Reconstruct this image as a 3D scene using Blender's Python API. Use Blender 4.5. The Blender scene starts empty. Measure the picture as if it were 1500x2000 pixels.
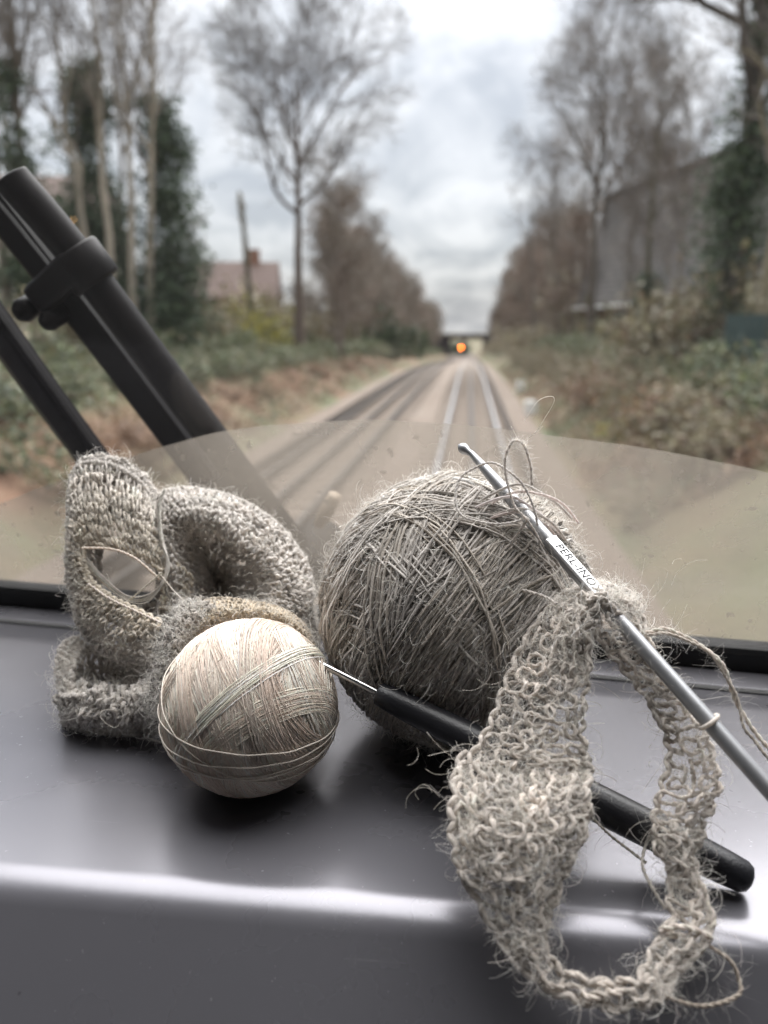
import bpy, math, random
import numpy as np
from mathutils import Vector, Matrix
rng = np.random.default_rng(7); random.seed(7)
SC = bpy.context.scene
COL = SC.collection

# ---------------------------------------------------------------- camera, sky, sun, exposure
FPX, PITCH, YAW = 1502.0, math.radians(13.30), math.radians(6.21)
CAM = np.array([0.0, 0.0, 2.8])
RT = np.array([math.cos(YAW), math.sin(YAW), 0.0])
HZ = np.array([-math.sin(YAW), math.cos(YAW), 0.0])
FW = HZ*math.cos(PITCH) + np.array([0, 0, -math.sin(PITCH)])
UP = HZ*math.sin(PITCH) + np.array([0, 0, math.cos(PITCH)])
cd = bpy.data.cameras.new('camera'); cam = bpy.data.objects.new('camera', cd); COL.objects.link(cam)
cam.matrix_world = Matrix(((RT[0], UP[0], -FW[0], CAM[0]), (RT[1], UP[1], -FW[1], CAM[1]),
                           (RT[2], UP[2], -FW[2], CAM[2]), (0, 0, 0, 1)))
cd.sensor_fit = 'VERTICAL'; cd.sensor_height = 36.0; cd.lens = 36.0*FPX/2000
cd.clip_start = 0.02; cd.clip_end = 6000
cd.dof.use_dof = True; cd.dof.focus_distance = 0.285; cd.dof.aperture_fstop = 27.04/3.4
SC.camera = cam

SUN_EL, SUN_AZ = math.radians(66), math.radians(8)      # azimuth: right of the track ahead
w = bpy.data.worlds.new('World'); SC.world = w; w.use_nodes = True
nt = w.node_tree; N = nt.nodes; L = nt.links; N.clear()
def wn(t, **k):
    n = N.new(t)
    for a, b in k.items(): setattr(n, a, b)
    return n
sky = wn('ShaderNodeTexSky', sky_type='NISHITA', sun_disc=False, sun_elevation=SUN_EL, sun_rotation=SUN_AZ,
         altitude=50, air_density=1.0, dust_density=3.0, ozone_density=1.0)
tc = wn('ShaderNodeTexCoord'); sep = wn('ShaderNodeSeparateXYZ'); L.new(tc.outputs['Generated'], sep.inputs[0])
def wm(op, a, b=None, clamp=False):
    n = wn('ShaderNodeMath', operation=op, use_clamp=clamp)
    for i, v in enumerate((a, b)):
        if v is None: continue
        if isinstance(v, (int, float)): n.inputs[i].default_value = v
        else: L.new(v, n.inputs[i])
    return n.outputs[0]
zc = wm('MAXIMUM', sep.outputs[2], 0.0)
den = wm('ADD', zc, 0.16)
comb = wn('ShaderNodeCombineXYZ')
L.new(wm('DIVIDE', sep.outputs[0], den), comb.inputs[0]); L.new(wm('DIVIDE', sep.outputs[1], den), comb.inputs[1])
no = wn('ShaderNodeTexNoise'); no.inputs['Scale'].default_value = 1.9; no.inputs['Detail'].default_value = 6
no.inputs['Roughness'].default_value = 0.55; no.inputs['Distortion'].default_value = 0.5
mp = wn('ShaderNodeMapping'); mp.inputs['Location'].default_value = (3.1, 1.7, 0); mp.inputs['Rotation'].default_value = (0, 0, 0.5)
mp.inputs['Scale'].default_value = (1.5, 0.8, 1)
L.new(comb.outputs[0], mp.inputs[0]); L.new(mp.outputs[0], no.inputs['Vector'])
cr = wn('ShaderNodeValToRGB'); L.new(no.outputs['Fac'], cr.inputs[0])
e = cr.color_ramp.elements
e[0].position = 0.38; e[0].color = (0.53, 0.56, 0.60, 1); e[1].position = 0.64; e[1].color = (0.94, 0.955, 0.97, 1)
grad = wm('MULTIPLY', wm('ADD', wm('MULTIPLY', zc, 2.0), 1.0), 1.72/1.4)   # overcast sky: brighter towards the zenith
sc_ = wn('ShaderNodeVectorMath', operation='SCALE'); L.new(cr.outputs[0], sc_.inputs[0]); L.new(grad, sc_.inputs['Scale'])
mx = wn('ShaderNodeMix', data_type='RGBA'); mx.inputs['Factor'].default_value = 0.95
L.new(sky.outputs[0], mx.inputs['A']); L.new(sc_.outputs[0], mx.inputs['B'])
bg = wn('ShaderNodeBackground'); bg.inputs['Strength'].default_value = 0.1
wo = wn('ShaderNodeOutputWorld'); L.new(mx.outputs['Result'], bg.inputs[0]); L.new(bg.outputs[0], wo.inputs[0])

sd = bpy.data.lights.new('sun', 'SUN'); sun = bpy.data.objects.new('sun', sd); COL.objects.link(sun)
sd.energy = 1.5; sd.angle = math.radians(75); sd.color = (1.0, 0.985, 0.965)
sdir = Vector((math.sin(SUN_AZ)*math.cos(SUN_EL), math.cos(SUN_AZ)*math.cos(SUN_EL), math.sin(SUN_EL)))
sun.rotation_euler = sdir.to_track_quat('Z', 'Y').to_euler()
SC.view_settings.view_transform = 'Standard'; SC.view_settings.look = 'None'
SC.view_settings.exposure = 2.65; SC.view_settings.gamma = 1.0
SC.cycles.use_denoising = True

# ---------------------------------------------------------------- helpers
def ray(x, y): return (x-750)/FPX*RT + (1000-y)/FPX*UP + FW
def P(x, y, t): return CAM + t*ray(x, y)
DZ = 2.627                                                # top of the dashboard
def D(x, y, z=DZ):
    d = ray(x, y); return CAM + d*((z-CAM[2])/d[2])
def PS(l): return np.array([P(*q) for q in l])

def new_obj(name, data, parent=None, mat=None):
    o = bpy.data.objects.new(name, data); COL.objects.link(o)
    if parent is not None: o.parent = parent
    if mat is not None and data is not None: data.materials.append(mat)
    return o
def tag(o, label=None, cat=None, group=None, kind=None):
    if label: o['label'] = label
    if cat: o['category'] = cat
    if group: o['group'] = group
    if kind: o['kind'] = kind
    return o
def empty(name, loc=(0, 0, 0)):
    o = bpy.data.objects.new(name, None); COL.objects.link(o); o.location = tuple(loc); o.empty_display_size = 0.1
    return o

class MB:
    """collects vertices, faces and vertex colours for ONE mesh"""
    def __init__(s): s.v = []; s.f4 = []; s.f3 = []; s.c = []; s.n = 0
    def add(s, V, Q=None, T=None, col=None):
        V = np.asarray(V, float).reshape(-1, 3); k = len(V)
        s.v.append(V)
        if Q is not None and len(Q): s.f4.append(np.asarray(Q, int).reshape(-1, 4)+s.n)
        if T is not None and len(T): s.f3.append(np.asarray(T, int).reshape(-1, 3)+s.n)
        c = np.ones((k, 3))*0.5 if col is None else np.broadcast_to(np.asarray(col, float), (k, 3))
        s.c.append(c); s.n += k
        return s
    def box(s, c, size, rot=None, col=None):
        h = np.array(size)/2
        V = np.array([[x, y, z] for x in (-1, 1) for y in (-1, 1) for z in (-1, 1)])*h
        if rot is not None: V = V @ np.array(rot).T
        return s.add(V+np.array(c), [[0, 1, 3, 2], [4, 6, 7, 5], [0, 4, 5, 1], [2, 3, 7, 6], [0, 2, 6, 4], [1, 5, 7, 3]], col=col)
    def tubes(s, Pk, R, sides=4, closed=False, col=None, cap=False):
        Pk = np.asarray(Pk, float)
        if Pk.ndim == 2: Pk = Pk[None]
        k, n, _ = Pk.shape
        R = np.broadcast_to(np.asarray(R, float), (k, n)) if np.ndim(R) != 1 or len(np.shape(R)) == 0 else (
            np.broadcast_to(np.asarray(R)[None, :], (k, n)) if len(R) == n else np.broadcast_to(np.asarray(R)[:, None], (k, n)))
        if closed: T = np.roll(Pk, -1, 1)-np.roll(Pk, 1, 1)
        else: T = np.gradient(Pk, axis=1)
        T = T/np.maximum(np.linalg.norm(T, axis=2, keepdims=True), 1e-12)
        ref = np.eye(3)[np.argmin(np.abs(T[:, 0]), axis=1)]
        A = np.empty_like(Pk)
        a = np.cross(T[:, 0], ref); a /= np.maximum(np.linalg.norm(a, axis=1, keepdims=True), 1e-12)
        A[:, 0] = a
        for i in range(1, n):
            a = a - T[:, i]*np.sum(a*T[:, i], 1, keepdims=True)
            a = a/np.maximum(np.linalg.norm(a, axis=1, keepdims=True), 1e-9); A[:, i] = a
        B = np.cross(T, A)
        ang = np.arange(sides)*2*math.pi/sides
        V = (Pk[:, :, None] + R[:, :, None, None]*(A[:, :, None]*np.cos(ang)[None, None, :, None] + B[:, :, None]*np.sin(ang)[None, None, :, None]))
        idx = np.arange(k*n*sides).reshape(k, n, sides)
        i0 = idx if closed else idx[:, :-1]; i1 = np.roll(idx, -1, 1) if closed else idx[:, 1:]
        Q = np.stack([i0, np.roll(i0, -1, 2), np.roll(i1, -1, 2), i1], -1).reshape(-1, 4)
        if col is None: c = None
        else:
            col = np.asarray(col, float)
            if col.ndim == 1: c = col
            elif col.ndim == 2: c = np.broadcast_to(col[:, None, None], (k, n, sides, 3)).reshape(-1, 3)
            else: c = np.broadcast_to(col[:, :, None], (k, n, sides, 3)).reshape(-1, 3)
        T3 = []
        if cap and not closed:
            for e_ in (0, n-1):
                for q in range(k):
                    r = idx[q, e_]
                    for j in range(1, sides-1): T3.append([r[0], r[j], r[j+1]] if e_ else [r[0], r[j+1], r[j]])
        return s.add(V, Q, T3 if T3 else None, c)
    def ribbons(s, Pk, W, col=None):
        k, n, _ = Pk.shape
        T = Pk[:, -1]-Pk[:, 0]; r = rng.normal(size=(k, 3)); S = np.cross(T, r)
        S /= np.maximum(np.linalg.norm(S, axis=1, keepdims=True), 1e-12)
        tp = np.linspace(1, 0.35, n)[None, :, None]
        V = np.stack([Pk-S[:, None]*W/2*tp, Pk+S[:, None]*W/2*tp], 2)
        idx = np.arange(k*n*2).reshape(k, n, 2)
        Q = np.stack([idx[:, :-1, 0], idx[:, :-1, 1], idx[:, 1:, 1], idx[:, 1:, 0]], -1).reshape(-1, 4)
        c = None
        if col is not None:
            col = np.asarray(col, float); c = col if col.ndim == 1 else np.repeat(col, n*2, 0)
        return s.add(V, Q, None, c)
    def leaves(s, Pk, size, col, flat=0.0, up=None):
        """one folded leaf (two quads) per point"""
        k = len(Pk)
        n = rng.normal(size=(k, 3)); n[:, 2] += flat; n /= np.linalg.norm(n, axis=1, keepdims=True)
        r = rng.normal(size=(k, 3)); a = np.cross(n, r); a /= np.linalg.norm(a, axis=1, keepdims=True); b = np.cross(n, a)
        sz = np.broadcast_to(np.asarray(size, float), (k,))[:, None]
        V = np.stack([Pk-a*sz*.5, Pk-b*sz*.34+n*sz*.12, Pk+a*sz*.55, Pk+b*sz*.34+n*sz*.12], 1)
        i = np.arange(k*4).reshape(k, 4)
        T = np.concatenate([i[:, [0, 1, 2]], i[:, [0, 2, 3]]])
        return s.add(V, None, T, np.repeat(np.broadcast_to(col, (k, 3)), 4, 0))
    def lathe(s, prof, origin, axis, sides=24, col=None):
        """prof: list of (distance along axis, radius)"""
        ax = np.array(axis, float); ax /= np.linalg.norm(ax)
        ref = np.array([0, 0, 1.0]) if abs(ax[2]) < .9 else np.array([1.0, 0, 0])
        a = np.cross(ax, ref); a /= np.linalg.norm(a); b = np.cross(ax, a)
        an = np.arange(sides)*2*math.pi/sides
        V = np.array([[np.array(origin)+ax*d+r*(a*math.cos(t)+b*math.sin(t)) for t in an] for d, r in prof])
        idx = np.arange(len(prof)*sides).reshape(len(prof), sides)
        Q = np.stack([idx[:-1], np.roll(idx[:-1], -1, 1), np.roll(idx[1:], -1, 1), idx[1:]], -1)
        return s.add(V, Q, None, col)
    def build(s, name, mat=None, parent=None, smooth=False):
        V = np.concatenate(s.v); me = bpy.data.meshes.new(name)
        q = np.concatenate(s.f4) if s.f4 else np.zeros((0, 4), int); t = np.concatenate(s.f3) if s.f3 else np.zeros((0, 3), int)
        me.vertices.add(len(V)); me.vertices.foreach_set('co', V.ravel())
        nl = q.size+t.size; me.loops.add(nl)
        me.loops.foreach_set('vertex_index', np.concatenate([q.ravel(), t.ravel()]))
        me.polygons.add(len(q)+len(t))
        st = np.concatenate([np.arange(len(q))*4, len(q)*4+np.arange(len(t))*3]); me.polygons.foreach_set('loop_start', st)
        me.polygons.foreach_set('use_smooth', np.full(len(q)+len(t), smooth))
        c = np.concatenate(s.c); at = me.color_attributes.new('Col', 'FLOAT_COLOR', 'POINT')
        at.data.foreach_set('color', np.concatenate([c, np.ones((len(c), 1))], 1).ravel())
        me.update(calc_edges=True); me.validate()
        return new_obj(name, me, parent, mat)

def catmull(pts, n):
    """smooth curve through the points, n samples"""
    p = np.asarray(pts, float); m = len(p)
    pp = np.concatenate([[2*p[0]-p[1]], p, [2*p[-1]-p[-2]]])
    t = np.linspace(0, m-1, n); i = np.minimum(t.astype(int), m-2); u = (t-i).reshape((-1,)+(1,)*(p.ndim-1))
    a, b, c, d = pp[i], pp[i+1], pp[i+2], pp[i+3]
    return 0.5*((2*b)+(-a+c)*u+(2*a-5*b+4*c-d)*u**2+(-a+3*b-3*c+d)*u**3)
def wob(k, n, amp, freq=4):
    """smooth random offsets (k curves, n points)"""
    m = max(3, freq); return np.moveaxis(catmull(rng.normal(size=(m, k, 3))*amp, n), 0, 1)

# ---------------------------------------------------------------- materials
def mat(name, build):
    m = bpy.data.materials.new(name); m.use_nodes = True; t = m.node_tree; t.nodes.clear()
    out = t.nodes.new('ShaderNodeOutputMaterial'); s = build(t); t.links.new(s, out.inputs['Surface']); return m
def nn(t, ty, ins=None, **k):
    n = t.nodes.new(ty)
    for a, b in k.items(): setattr(n, a, b)
    for a, b in (ins or {}).items():
        if hasattr(b, 'is_output') or isinstance(b, bpy.types.NodeSocket): t.links.new(b, n.inputs[a])
        else: n.inputs[a].default_value = b
    return n
def noise(t, scale, detail=4, rough=0.55, coord='Object', stretch=None, dist=0):
    c = nn(t, 'ShaderNodeTexCoord').outputs[coord]
    if stretch: c = nn(t, 'ShaderNodeMapping', {0: c, 'Scale': stretch}).outputs[0]
    return nn(t, 'ShaderNodeTexNoise', {'Vector': c, 'Scale': scale, 'Detail': detail, 'Roughness': rough, 'Distortion': dist}).outputs['Fac']
def ramp(t, fac, stops):
    r = nn(t, 'ShaderNodeValToRGB', {0: fac}); el = r.color_ramp.elements
    while len(el) < len(stops): el.new(0.5)
    for q, (p, c) in zip(el, stops): q.position = p; q.color = tuple(c)+(1,) if len(c) == 3 else c
    return r.outputs[0]
def mix(t, f, a, b, blend='MIX'):
    m = nn(t, 'ShaderNodeMix', data_type='RGBA', blend_type=blend)
    for k, v in (('Factor', f), ('A', a), ('B', b)):
        if isinstance(v, bpy.types.NodeSocket): t.links.new(v, m.inputs[k])
        else: m.inputs[k].default_value = v if k == 'Factor' else tuple(v)+(1,)
    return m.outputs['Result']
def vcol(t): return nn(t, 'ShaderNodeVertexColor', layer_name='Col').outputs[0]
def bump(t, h, strength=0.3, dist=0.01): return nn(t, 'ShaderNodeBump', {'Height': h, 'Strength': strength, 'Distance': dist}).outputs[0]
def pbr(t, col, rough=0.6, **k):
    ins = {'Roughness': rough}
    ins['Base Color'] = col if isinstance(col, bpy.types.NodeSocket) else tuple(col)+(1,)
    ins.update({a.replace('_', ' '): b for a, b in k.items()})
    return nn(t, 'ShaderNodeBsdfPrincipled', ins).outputs[0]
def plain(name, col, rough=0.6, var=0.25, scale=8.0, bs=0.0, **k):
    def b(t):
        f = noise(t, scale); c = mix(t, f, [x*(1-var) for x in col], [min(1, x*(1+var)) for x in col])
        if bs: k['Normal'] = bump(t, noise(t, scale*6), bs, 0.002)
        return pbr(t, c, rough, **k)
    return mat(name, b)
def yarn_mat(name, trans, rough=0.85, nscale=900, lo=.72, hi=1.15):
    def b(t):
        f = noise(t, nscale, 3)
        c = mix(t, 1.0, vcol(t), ramp(t, f, [(0.3, (lo, lo*.98, lo*.96)), (0.7, (hi,)*3)]), 'MULTIPLY')
        p = pbr(t, c, rough, Sheen_Weight=0.25, Sheen_Roughness=0.5)
        tr = nn(t, 'ShaderNodeBsdfTranslucent', {'Color': c}).outputs[0]
        return nn(t, 'ShaderNodeMixShader', {0: trans, 1: p, 2: tr}).outputs[0]
    return mat(name, b)
M = {}
M['yarn'] = yarn_mat('linen_yarn', 0.38)
M['fuzz'] = yarn_mat('linen_fuzz', 0.58)
M['cotton'] = yarn_mat('cotton_thread', 0.30, 0.5, 600, .93, 1.06)
def leafm(t):
    c = vcol(t); p = pbr(t, c, 0.55)
    return nn(t, 'ShaderNodeMixShader', {0: 0.25, 1: p, 2: nn(t, 'ShaderNodeBsdfTranslucent', {'Color': c}).outputs[0]}).outputs[0]
M['leaf'] = mat('leaves', leafm)
def barkm(t):
    f = noise(t, 3.0, 6, 0.65, stretch=(4, 4, .6))
    c = mix(t, 1.0, vcol(t), ramp(t, f, [(0.3, (0.6, 0.6, 0.58)), (0.7, (1.35, 1.3, 1.25))]), 'MULTIPLY')
    return pbr(t, c, 0.9)
M['bark'] = mat('bark', barkm)
def dashm(t):
    f = noise(t, 5.0, 5); g = noise(t, 9, 5, 0.65)
    c = mix(t, f, (0.15, 0.148, 0.166), (0.185, 0.182, 0.20))
    sp = ramp(t, noise(t, 110, 1), [(0.185, (0.45, 0.44, 0.43)), (0.20, (1, 1, 1))])
    c = mix(t, 1.0, c, sp, 'MULTIPLY')
    du = ramp(t, noise(t, 480, 2, 0.5), [(0.73, (0, 0, 0)), (0.77, (.28,)*3)])             # dust and lint specks
    sc = ramp(t, noise(t, 9, 2, 0.5, stretch=(1.2, 60, 60), dist=.3), [(0.76, (0, 0, 0)), (0.78, (.12,)*3)])   # fine scratches
    w_ = nn(t, 'ShaderNodeMath', {0: du, 1: sc}, operation='MAXIMUM').outputs[0]
    c = mix(t, w_, c, (0.42, 0.42, 0.43))
    r = mix(t, w_, ramp(t, g, [(0.3, (0.23,)*3), (0.7, (0.32,)*3)]), (0.6, 0.6, 0.6))
    return pbr(t, c, r, Metallic=0.5, Specular_IOR_Level=0.55)
M['dash'] = mat('dashboard_paint', dashm)
M['rubber'] = plain('black_rubber', (0.012, 0.012, 0.013), 0.55, 0.3, 60)
M['arm'] = plain('wiper_paint', (0.004, 0.0026, 0.0026), 0.48, 0.6, 25, 0.0, Specular_IOR_Level=0.14)
M['tan'] = plain('tan_finish', (0.42, 0.33, 0.24), 0.5, 0.2, 60)
M['steel'] = plain('polished_steel', (0.62, 0.61, 0.60), 0.22, 0.1, 80, Metallic=1.0)
def alum(t):
    f = noise(t, 400, 3, stretch=(1, 1, 1))
    return pbr(t, mix(t, f, (0.34, 0.345, 0.36), (0.45, 0.455, 0.47)), 0.42, Metallic=0.7, Normal=bump(t, f, 0.08, 0.0002))
M['alum'] = mat('grey_anodised_aluminium', alum)
M['platem'] = plain('sky_bright_satin_metal', (0.80, 0.80, 0.81), 0.38, 0.05, 80, Metallic=0.6)  # lighter than the shaft: sky reflection put into the plate's colour
M['ink'] = plain('black_ink', (0.012, 0.012, 0.014), 0.6, 0.1, 60)
M['grip'] = plain('black_soft_grip', (0.013, 0.013, 0.016), 0.38, 0.3, 200, 0.12)
M['cabgrey'] = plain('cab_lining', (0.13, 0.13, 0.14), 0.6, 0.08, 4)
M['cabfloor'] = plain('cab_floor', (0.22, 0.22, 0.24), 0.7, 0.2, 6)
def glassm(t):
    fa = nn(t, 'ShaderNodeLayerWeight', {'Blend': 0.5}).outputs['Facing']
    pw = nn(t, 'ShaderNodeMath', {0: fa, 1: 5.0}, operation='POWER').outputs[0]
    fr = nn(t, 'ShaderNodeMath', {0: pw, 1: 0.95, 2: 0.02}, operation='MULTIPLY_ADD').outputs[0]
    tr = nn(t, 'ShaderNodeBsdfTransparent', {'Color': (0.98, 0.98, 0.98, 1)}).outputs[0]
    gl = nn(t, 'ShaderNodeBsdfGlossy', {'Roughness': 0.02}).outputs[0]
    clean = nn(t, 'ShaderNodeMixShader', {0: fr, 1: tr, 2: gl}).outputs[0]
    film = nn(t, 'ShaderNodeBsdfTranslucent', {'Color': (.8, .8, .8, 1)}).outputs[0]      # thin grime left by the blade
    fac = ramp(t, noise(t, 6, 5, 0.6), [(0.3, (0.001,)*3), (0.7, (0.003,)*3)])
    return nn(t, 'ShaderNodeMixShader', {0: fac, 1: clean, 2: film}).outputs[0]
M['glass'] = mat('windscreen_glass', glassm)
def dirtm(t):
    a = noise(t, 9, 6, 0.62, stretch=(1, 1, 1.6), dist=0.6); b = noise(t, 170, 2, 0.5)
    fac = ramp(t, a, [(0.25, (0.38,)*3), (0.75, (0.64,)*3)])
    sp = ramp(t, b, [(0.665, (0, 0, 0)), (0.70, (0.30,)*3)])
    dr = ramp(t, noise(t, 34, 3, 0.6, stretch=(1, 1, .12)), [(0.35, (0,)*3), (0.7, (0.12,)*3)])         # run-off streaks
    fac = nn(t, 'ShaderNodeMath', {0: fac, 1: dr}, operation='ADD').outputs[0]
    fac = nn(t, 'ShaderNodeMath', {0: fac, 1: sp}, operation='ADD', use_clamp=True).outputs[0]
    c = mix(t, sp, (0.262, 0.233, 0.200), (0.07, 0.06, 0.05))
    df = nn(t, 'ShaderNodeBsdfDiffuse', {'Color': c}).outputs[0]; tl = nn(t, 'ShaderNodeBsdfTranslucent', {'Color': c}).outputs[0]
    d = nn(t, 'ShaderNodeMixShader', {0: 0.6, 1: df, 2: tl}).outputs[0]
    tr = nn(t, 'ShaderNodeBsdfTransparent').outputs[0]
    return nn(t, 'ShaderNodeMixShader', {0: fac, 1: tr, 2: d}).outputs[0]
M['dirt'] = mat('road_film', dirtm)
def groundm(t):
    f = noise(t, 0.7, 8, 0.7); g = noise(t, 0.13, 5, 0.6)
    a = ramp(t, f, [(0.3, (0.08, 0.052, 0.034)), (0.5, (0.15, 0.095, 0.06)), (0.68, (0.085, 0.095, 0.04))])
    b = ramp(t, f, [(0.3, (0.05, 0.065, 0.03)), (0.65, (0.115, 0.12, 0.06))])
    base = mix(t, ramp(t, g, [(0.4, (0, 0, 0)), (0.6, (1, 1, 1))]), a, b)
    x = nn(t, 'ShaderNodeSeparateXYZ', {0: nn(t, 'ShaderNodeTexCoord').outputs['Object']}).outputs[0]     # fallen leaves gather along the ballast shoulder
    d = nn(t, 'ShaderNodeMath', {0: nn(t, 'ShaderNodeMath', {0: x, 1: 7.4}, operation='ADD').outputs[0]}, operation='ABSOLUTE').outputs[0]
    d = nn(t, 'ShaderNodeMath', {0: d, 1: nn(t, 'ShaderNodeMath', {0: noise(t, 0.35, 4), 1: 2.2}, operation='MULTIPLY').outputs[0]}, operation='ADD').outputs[0]
    k = ramp(t, nn(t, 'ShaderNodeMath', {0: d, 1: 0.25}, operation='MULTIPLY').outputs[0], [(0.38, (.8,)*3), (0.56, (0, 0, 0))])
    lit = ramp(t, noise(t, 2.5, 6, 0.7), [(0.3, (0.07, 0.042, 0.027)), (0.5, (0.155, 0.085, 0.052)), (0.62, (0.19, 0.125, 0.082)), (0.72, (0.09, 0.10, 0.05))])
    return pbr(t, mix(t, k, base, lit), 0.95, Normal=bump(t, f, 0.6, 0.2))
M['ground'] = mat('leaf_litter_and_grass', groundm)
def ballastm(t):
    f = noise(t, 9, 8, 0.8); g = noise(t, 0.25, 4)
    c = mix(t, f, (0.075, 0.058, 0.046), (0.26, 0.205, 0.165))
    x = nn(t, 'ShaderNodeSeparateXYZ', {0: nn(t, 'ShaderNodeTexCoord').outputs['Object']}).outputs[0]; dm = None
    for xr in (-3.8175, -2.3825, -.5975, .8375):                       # ballast colour darkened along each rail
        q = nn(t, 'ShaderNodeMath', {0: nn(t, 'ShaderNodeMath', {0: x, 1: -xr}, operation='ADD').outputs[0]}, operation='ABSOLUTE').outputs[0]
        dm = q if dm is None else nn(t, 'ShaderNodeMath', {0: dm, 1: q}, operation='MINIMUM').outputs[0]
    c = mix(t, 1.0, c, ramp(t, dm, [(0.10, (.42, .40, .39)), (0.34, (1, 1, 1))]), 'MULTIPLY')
    return pbr(t, mix(t, 0.35, c, ramp(t, g, [(0.35, (0.16, 0.12, 0.092)), (0.65, (0.215, 0.18, 0.148))])), 0.95, Normal=bump(t, f, 0.8, 0.05))
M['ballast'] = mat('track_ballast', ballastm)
M['railtop'] = plain('worn_rail_steel', (0.36, 0.365, 0.38), 0.42, 0.1, 3, Metallic=0.8)
M['dullrail'] = plain('dull_rail_head', (0.06, 0.054, 0.05), 0.6, 0.2, 3)
M['railside'] = plain('rusty_rail_side', (0.045, 0.034, 0.028), 0.85, 0.3, 5)
M['sleeper'] = plain('weathered_sleeper', (0.20, 0.162, 0.13), 0.9, 0.35, 2)
M['brick'] = plain('brown_brick', (0.22, 0.12, 0.085), 0.9, 0.3, 3)
M['redbrick'] = plain('dull_red_brick', (0.20, 0.085, 0.07), 0.9, 0.3, 3)
M['tile'] = plain('brown_roof_tile', (0.10, 0.068, 0.058), 0.85, 0.25, 3)
def slatem(t):
    co = nn(t, 'ShaderNodeTexCoord').outputs['Object']; sx = nn(t, 'ShaderNodeSeparateXYZ', {0: co})
    uv = nn(t, 'ShaderNodeCombineXYZ', {0: sx.outputs[0], 1: sx.outputs[2]}).outputs[0]
    b = nn(t, 'ShaderNodeTexBrick', {'Vector': uv, 'Color1': (.17, .16, .155, 1), 'Color2': (.115, .11, .11, 1), 'Mortar': (.045, .043, .042, 1), 'Scale': 1.0, 'Mortar Size': .02, 'Brick Width': .45, 'Row Height': .3}).outputs[0]
    return pbr(t, mix(t, 1.0, b, ramp(t, noise(t, .5, 5), [(.3, (.65, .65, .62)), (.7, (1.3, 1.28, 1.25))]), 'MULTIPLY'), 0.85)
M['slate'] = mat('grey_slate', slatem)
M['render'] = plain('cream_render', (0.62, 0.58, 0.50), 0.85, 0.1, 2)
M['white'] = plain('white_paint', (0.78, 0.78, 0.76), 0.6, 0.08, 5)
M['pane'] = plain('dark_window', (0.05, 0.06, 0.07), 0.15, 0.2, 2)
M['bridge'] = plain('sooty_bridge_brick', (0.03, 0.024, 0.027), 0.9, 0.3, 1.2)
M['green'] = plain('dark_green_paint', (0.035, 0.06, 0.058), 0.6, 0.3, 3)
M['dark'] = plain('dark_metal', (0.02, 0.02, 0.022), 0.5, 0.2, 5)
def em(col, s):
    return lambda t: nn(t, 'ShaderNodeEmission', {'Color': tuple(col)+(1,), 'Strength': s}).outputs[0]
M['lamp'] = mat('lit_orange_lamp', em((1.0, 0.17, 0.015), 17))
M['glow'] = mat('lit_window', em((1.0, 0.55, 0.2), 1.2))

# ---------------------------------------------------------------- terrain and railway
def grade(y):
    y = np.asarray(y, float); u = np.clip((y-35)/165, 0, 1); return -3.7*u*u*(3-2*u)-10*np.clip((y-215)/350, 0, 1)
def bank(x):
    return np.interp(x, [-60, -30, -14, -9.0, -6.5, -5.4, 2.1, 2.9, 4.4, 7.5, 14, 40, 80],
                     [3.0, 2.6, 2.1, 1.35, 0.35, -0.14, -0.14, 0.15, 1.25, 2.3, 2.8, 3.2, 3.5])
def gz(x, y): return grade(y)+bank(x)
xs = np.concatenate([[-2500, -600, -200, -100], np.arange(-60, -16, 4), np.arange(-16, 16, 0.5), np.arange(16, 81, 4), [100, 200, 600, 2500]])
ys = np.concatenate([[-60, -20], np.arange(-8, 60, 0.8), np.arange(60, 230, 3), [260, 320, 420, 600, 1000, 2000, 3500]])
X, Y = np.meshgrid(xs, ys); Z = gz(X, Y)
Z += np.where((X < -5.8) | (X > 2.6), 1, 0)*(0.10*np.sin(X*1.7+Y*0.9)+0.08*np.sin(Y*1.9-X*.6)+rng.normal(size=X.shape)*0.05)
V = np.stack([X, Y, Z], -1).reshape(-1, 3); idx = np.arange(len(V)).reshape(X.shape)
Q = np.stack([idx[:-1, :-1], idx[:-1, 1:], idx[1:, 1:], idx[1:, :-1]], -1).reshape(-1, 4)
tag(MB().add(V, Q).build('ground', M['ground'], smooth=True), kind='structure')
ty = np.concatenate([np.arange(-10, 240, 2.0), [300, 400]])
tx = np.array([-6.1, -5.3, -4.9, -1.6, -1.45, 1.75, 2.1, 2.5]); tzz = np.array([-.2, -.03, 0.0, 0.0, 0.0, 0.0, -.03, -.2])
X, Y = np.meshgrid(tx, ty); Z = tzz[None]+grade(Y)-0.06
idx = np.arange(X.size).reshape(X.shape)
Q = np.stack([idx[:-1, :-1], idx[:-1, 1:], idx[1:, 1:], idx[1:, :-1]], -1).reshape(-1, 4)
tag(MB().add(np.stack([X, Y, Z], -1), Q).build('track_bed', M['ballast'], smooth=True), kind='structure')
RAILP = np.array([(-.07, 0), (.07, 0), (.07, .02), (.012, .035), (.012, .11), (.036, .12), (.036, .148)])
RAILP = np.concatenate([RAILP, RAILP[::-1]*[-1, 1]])
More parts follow.
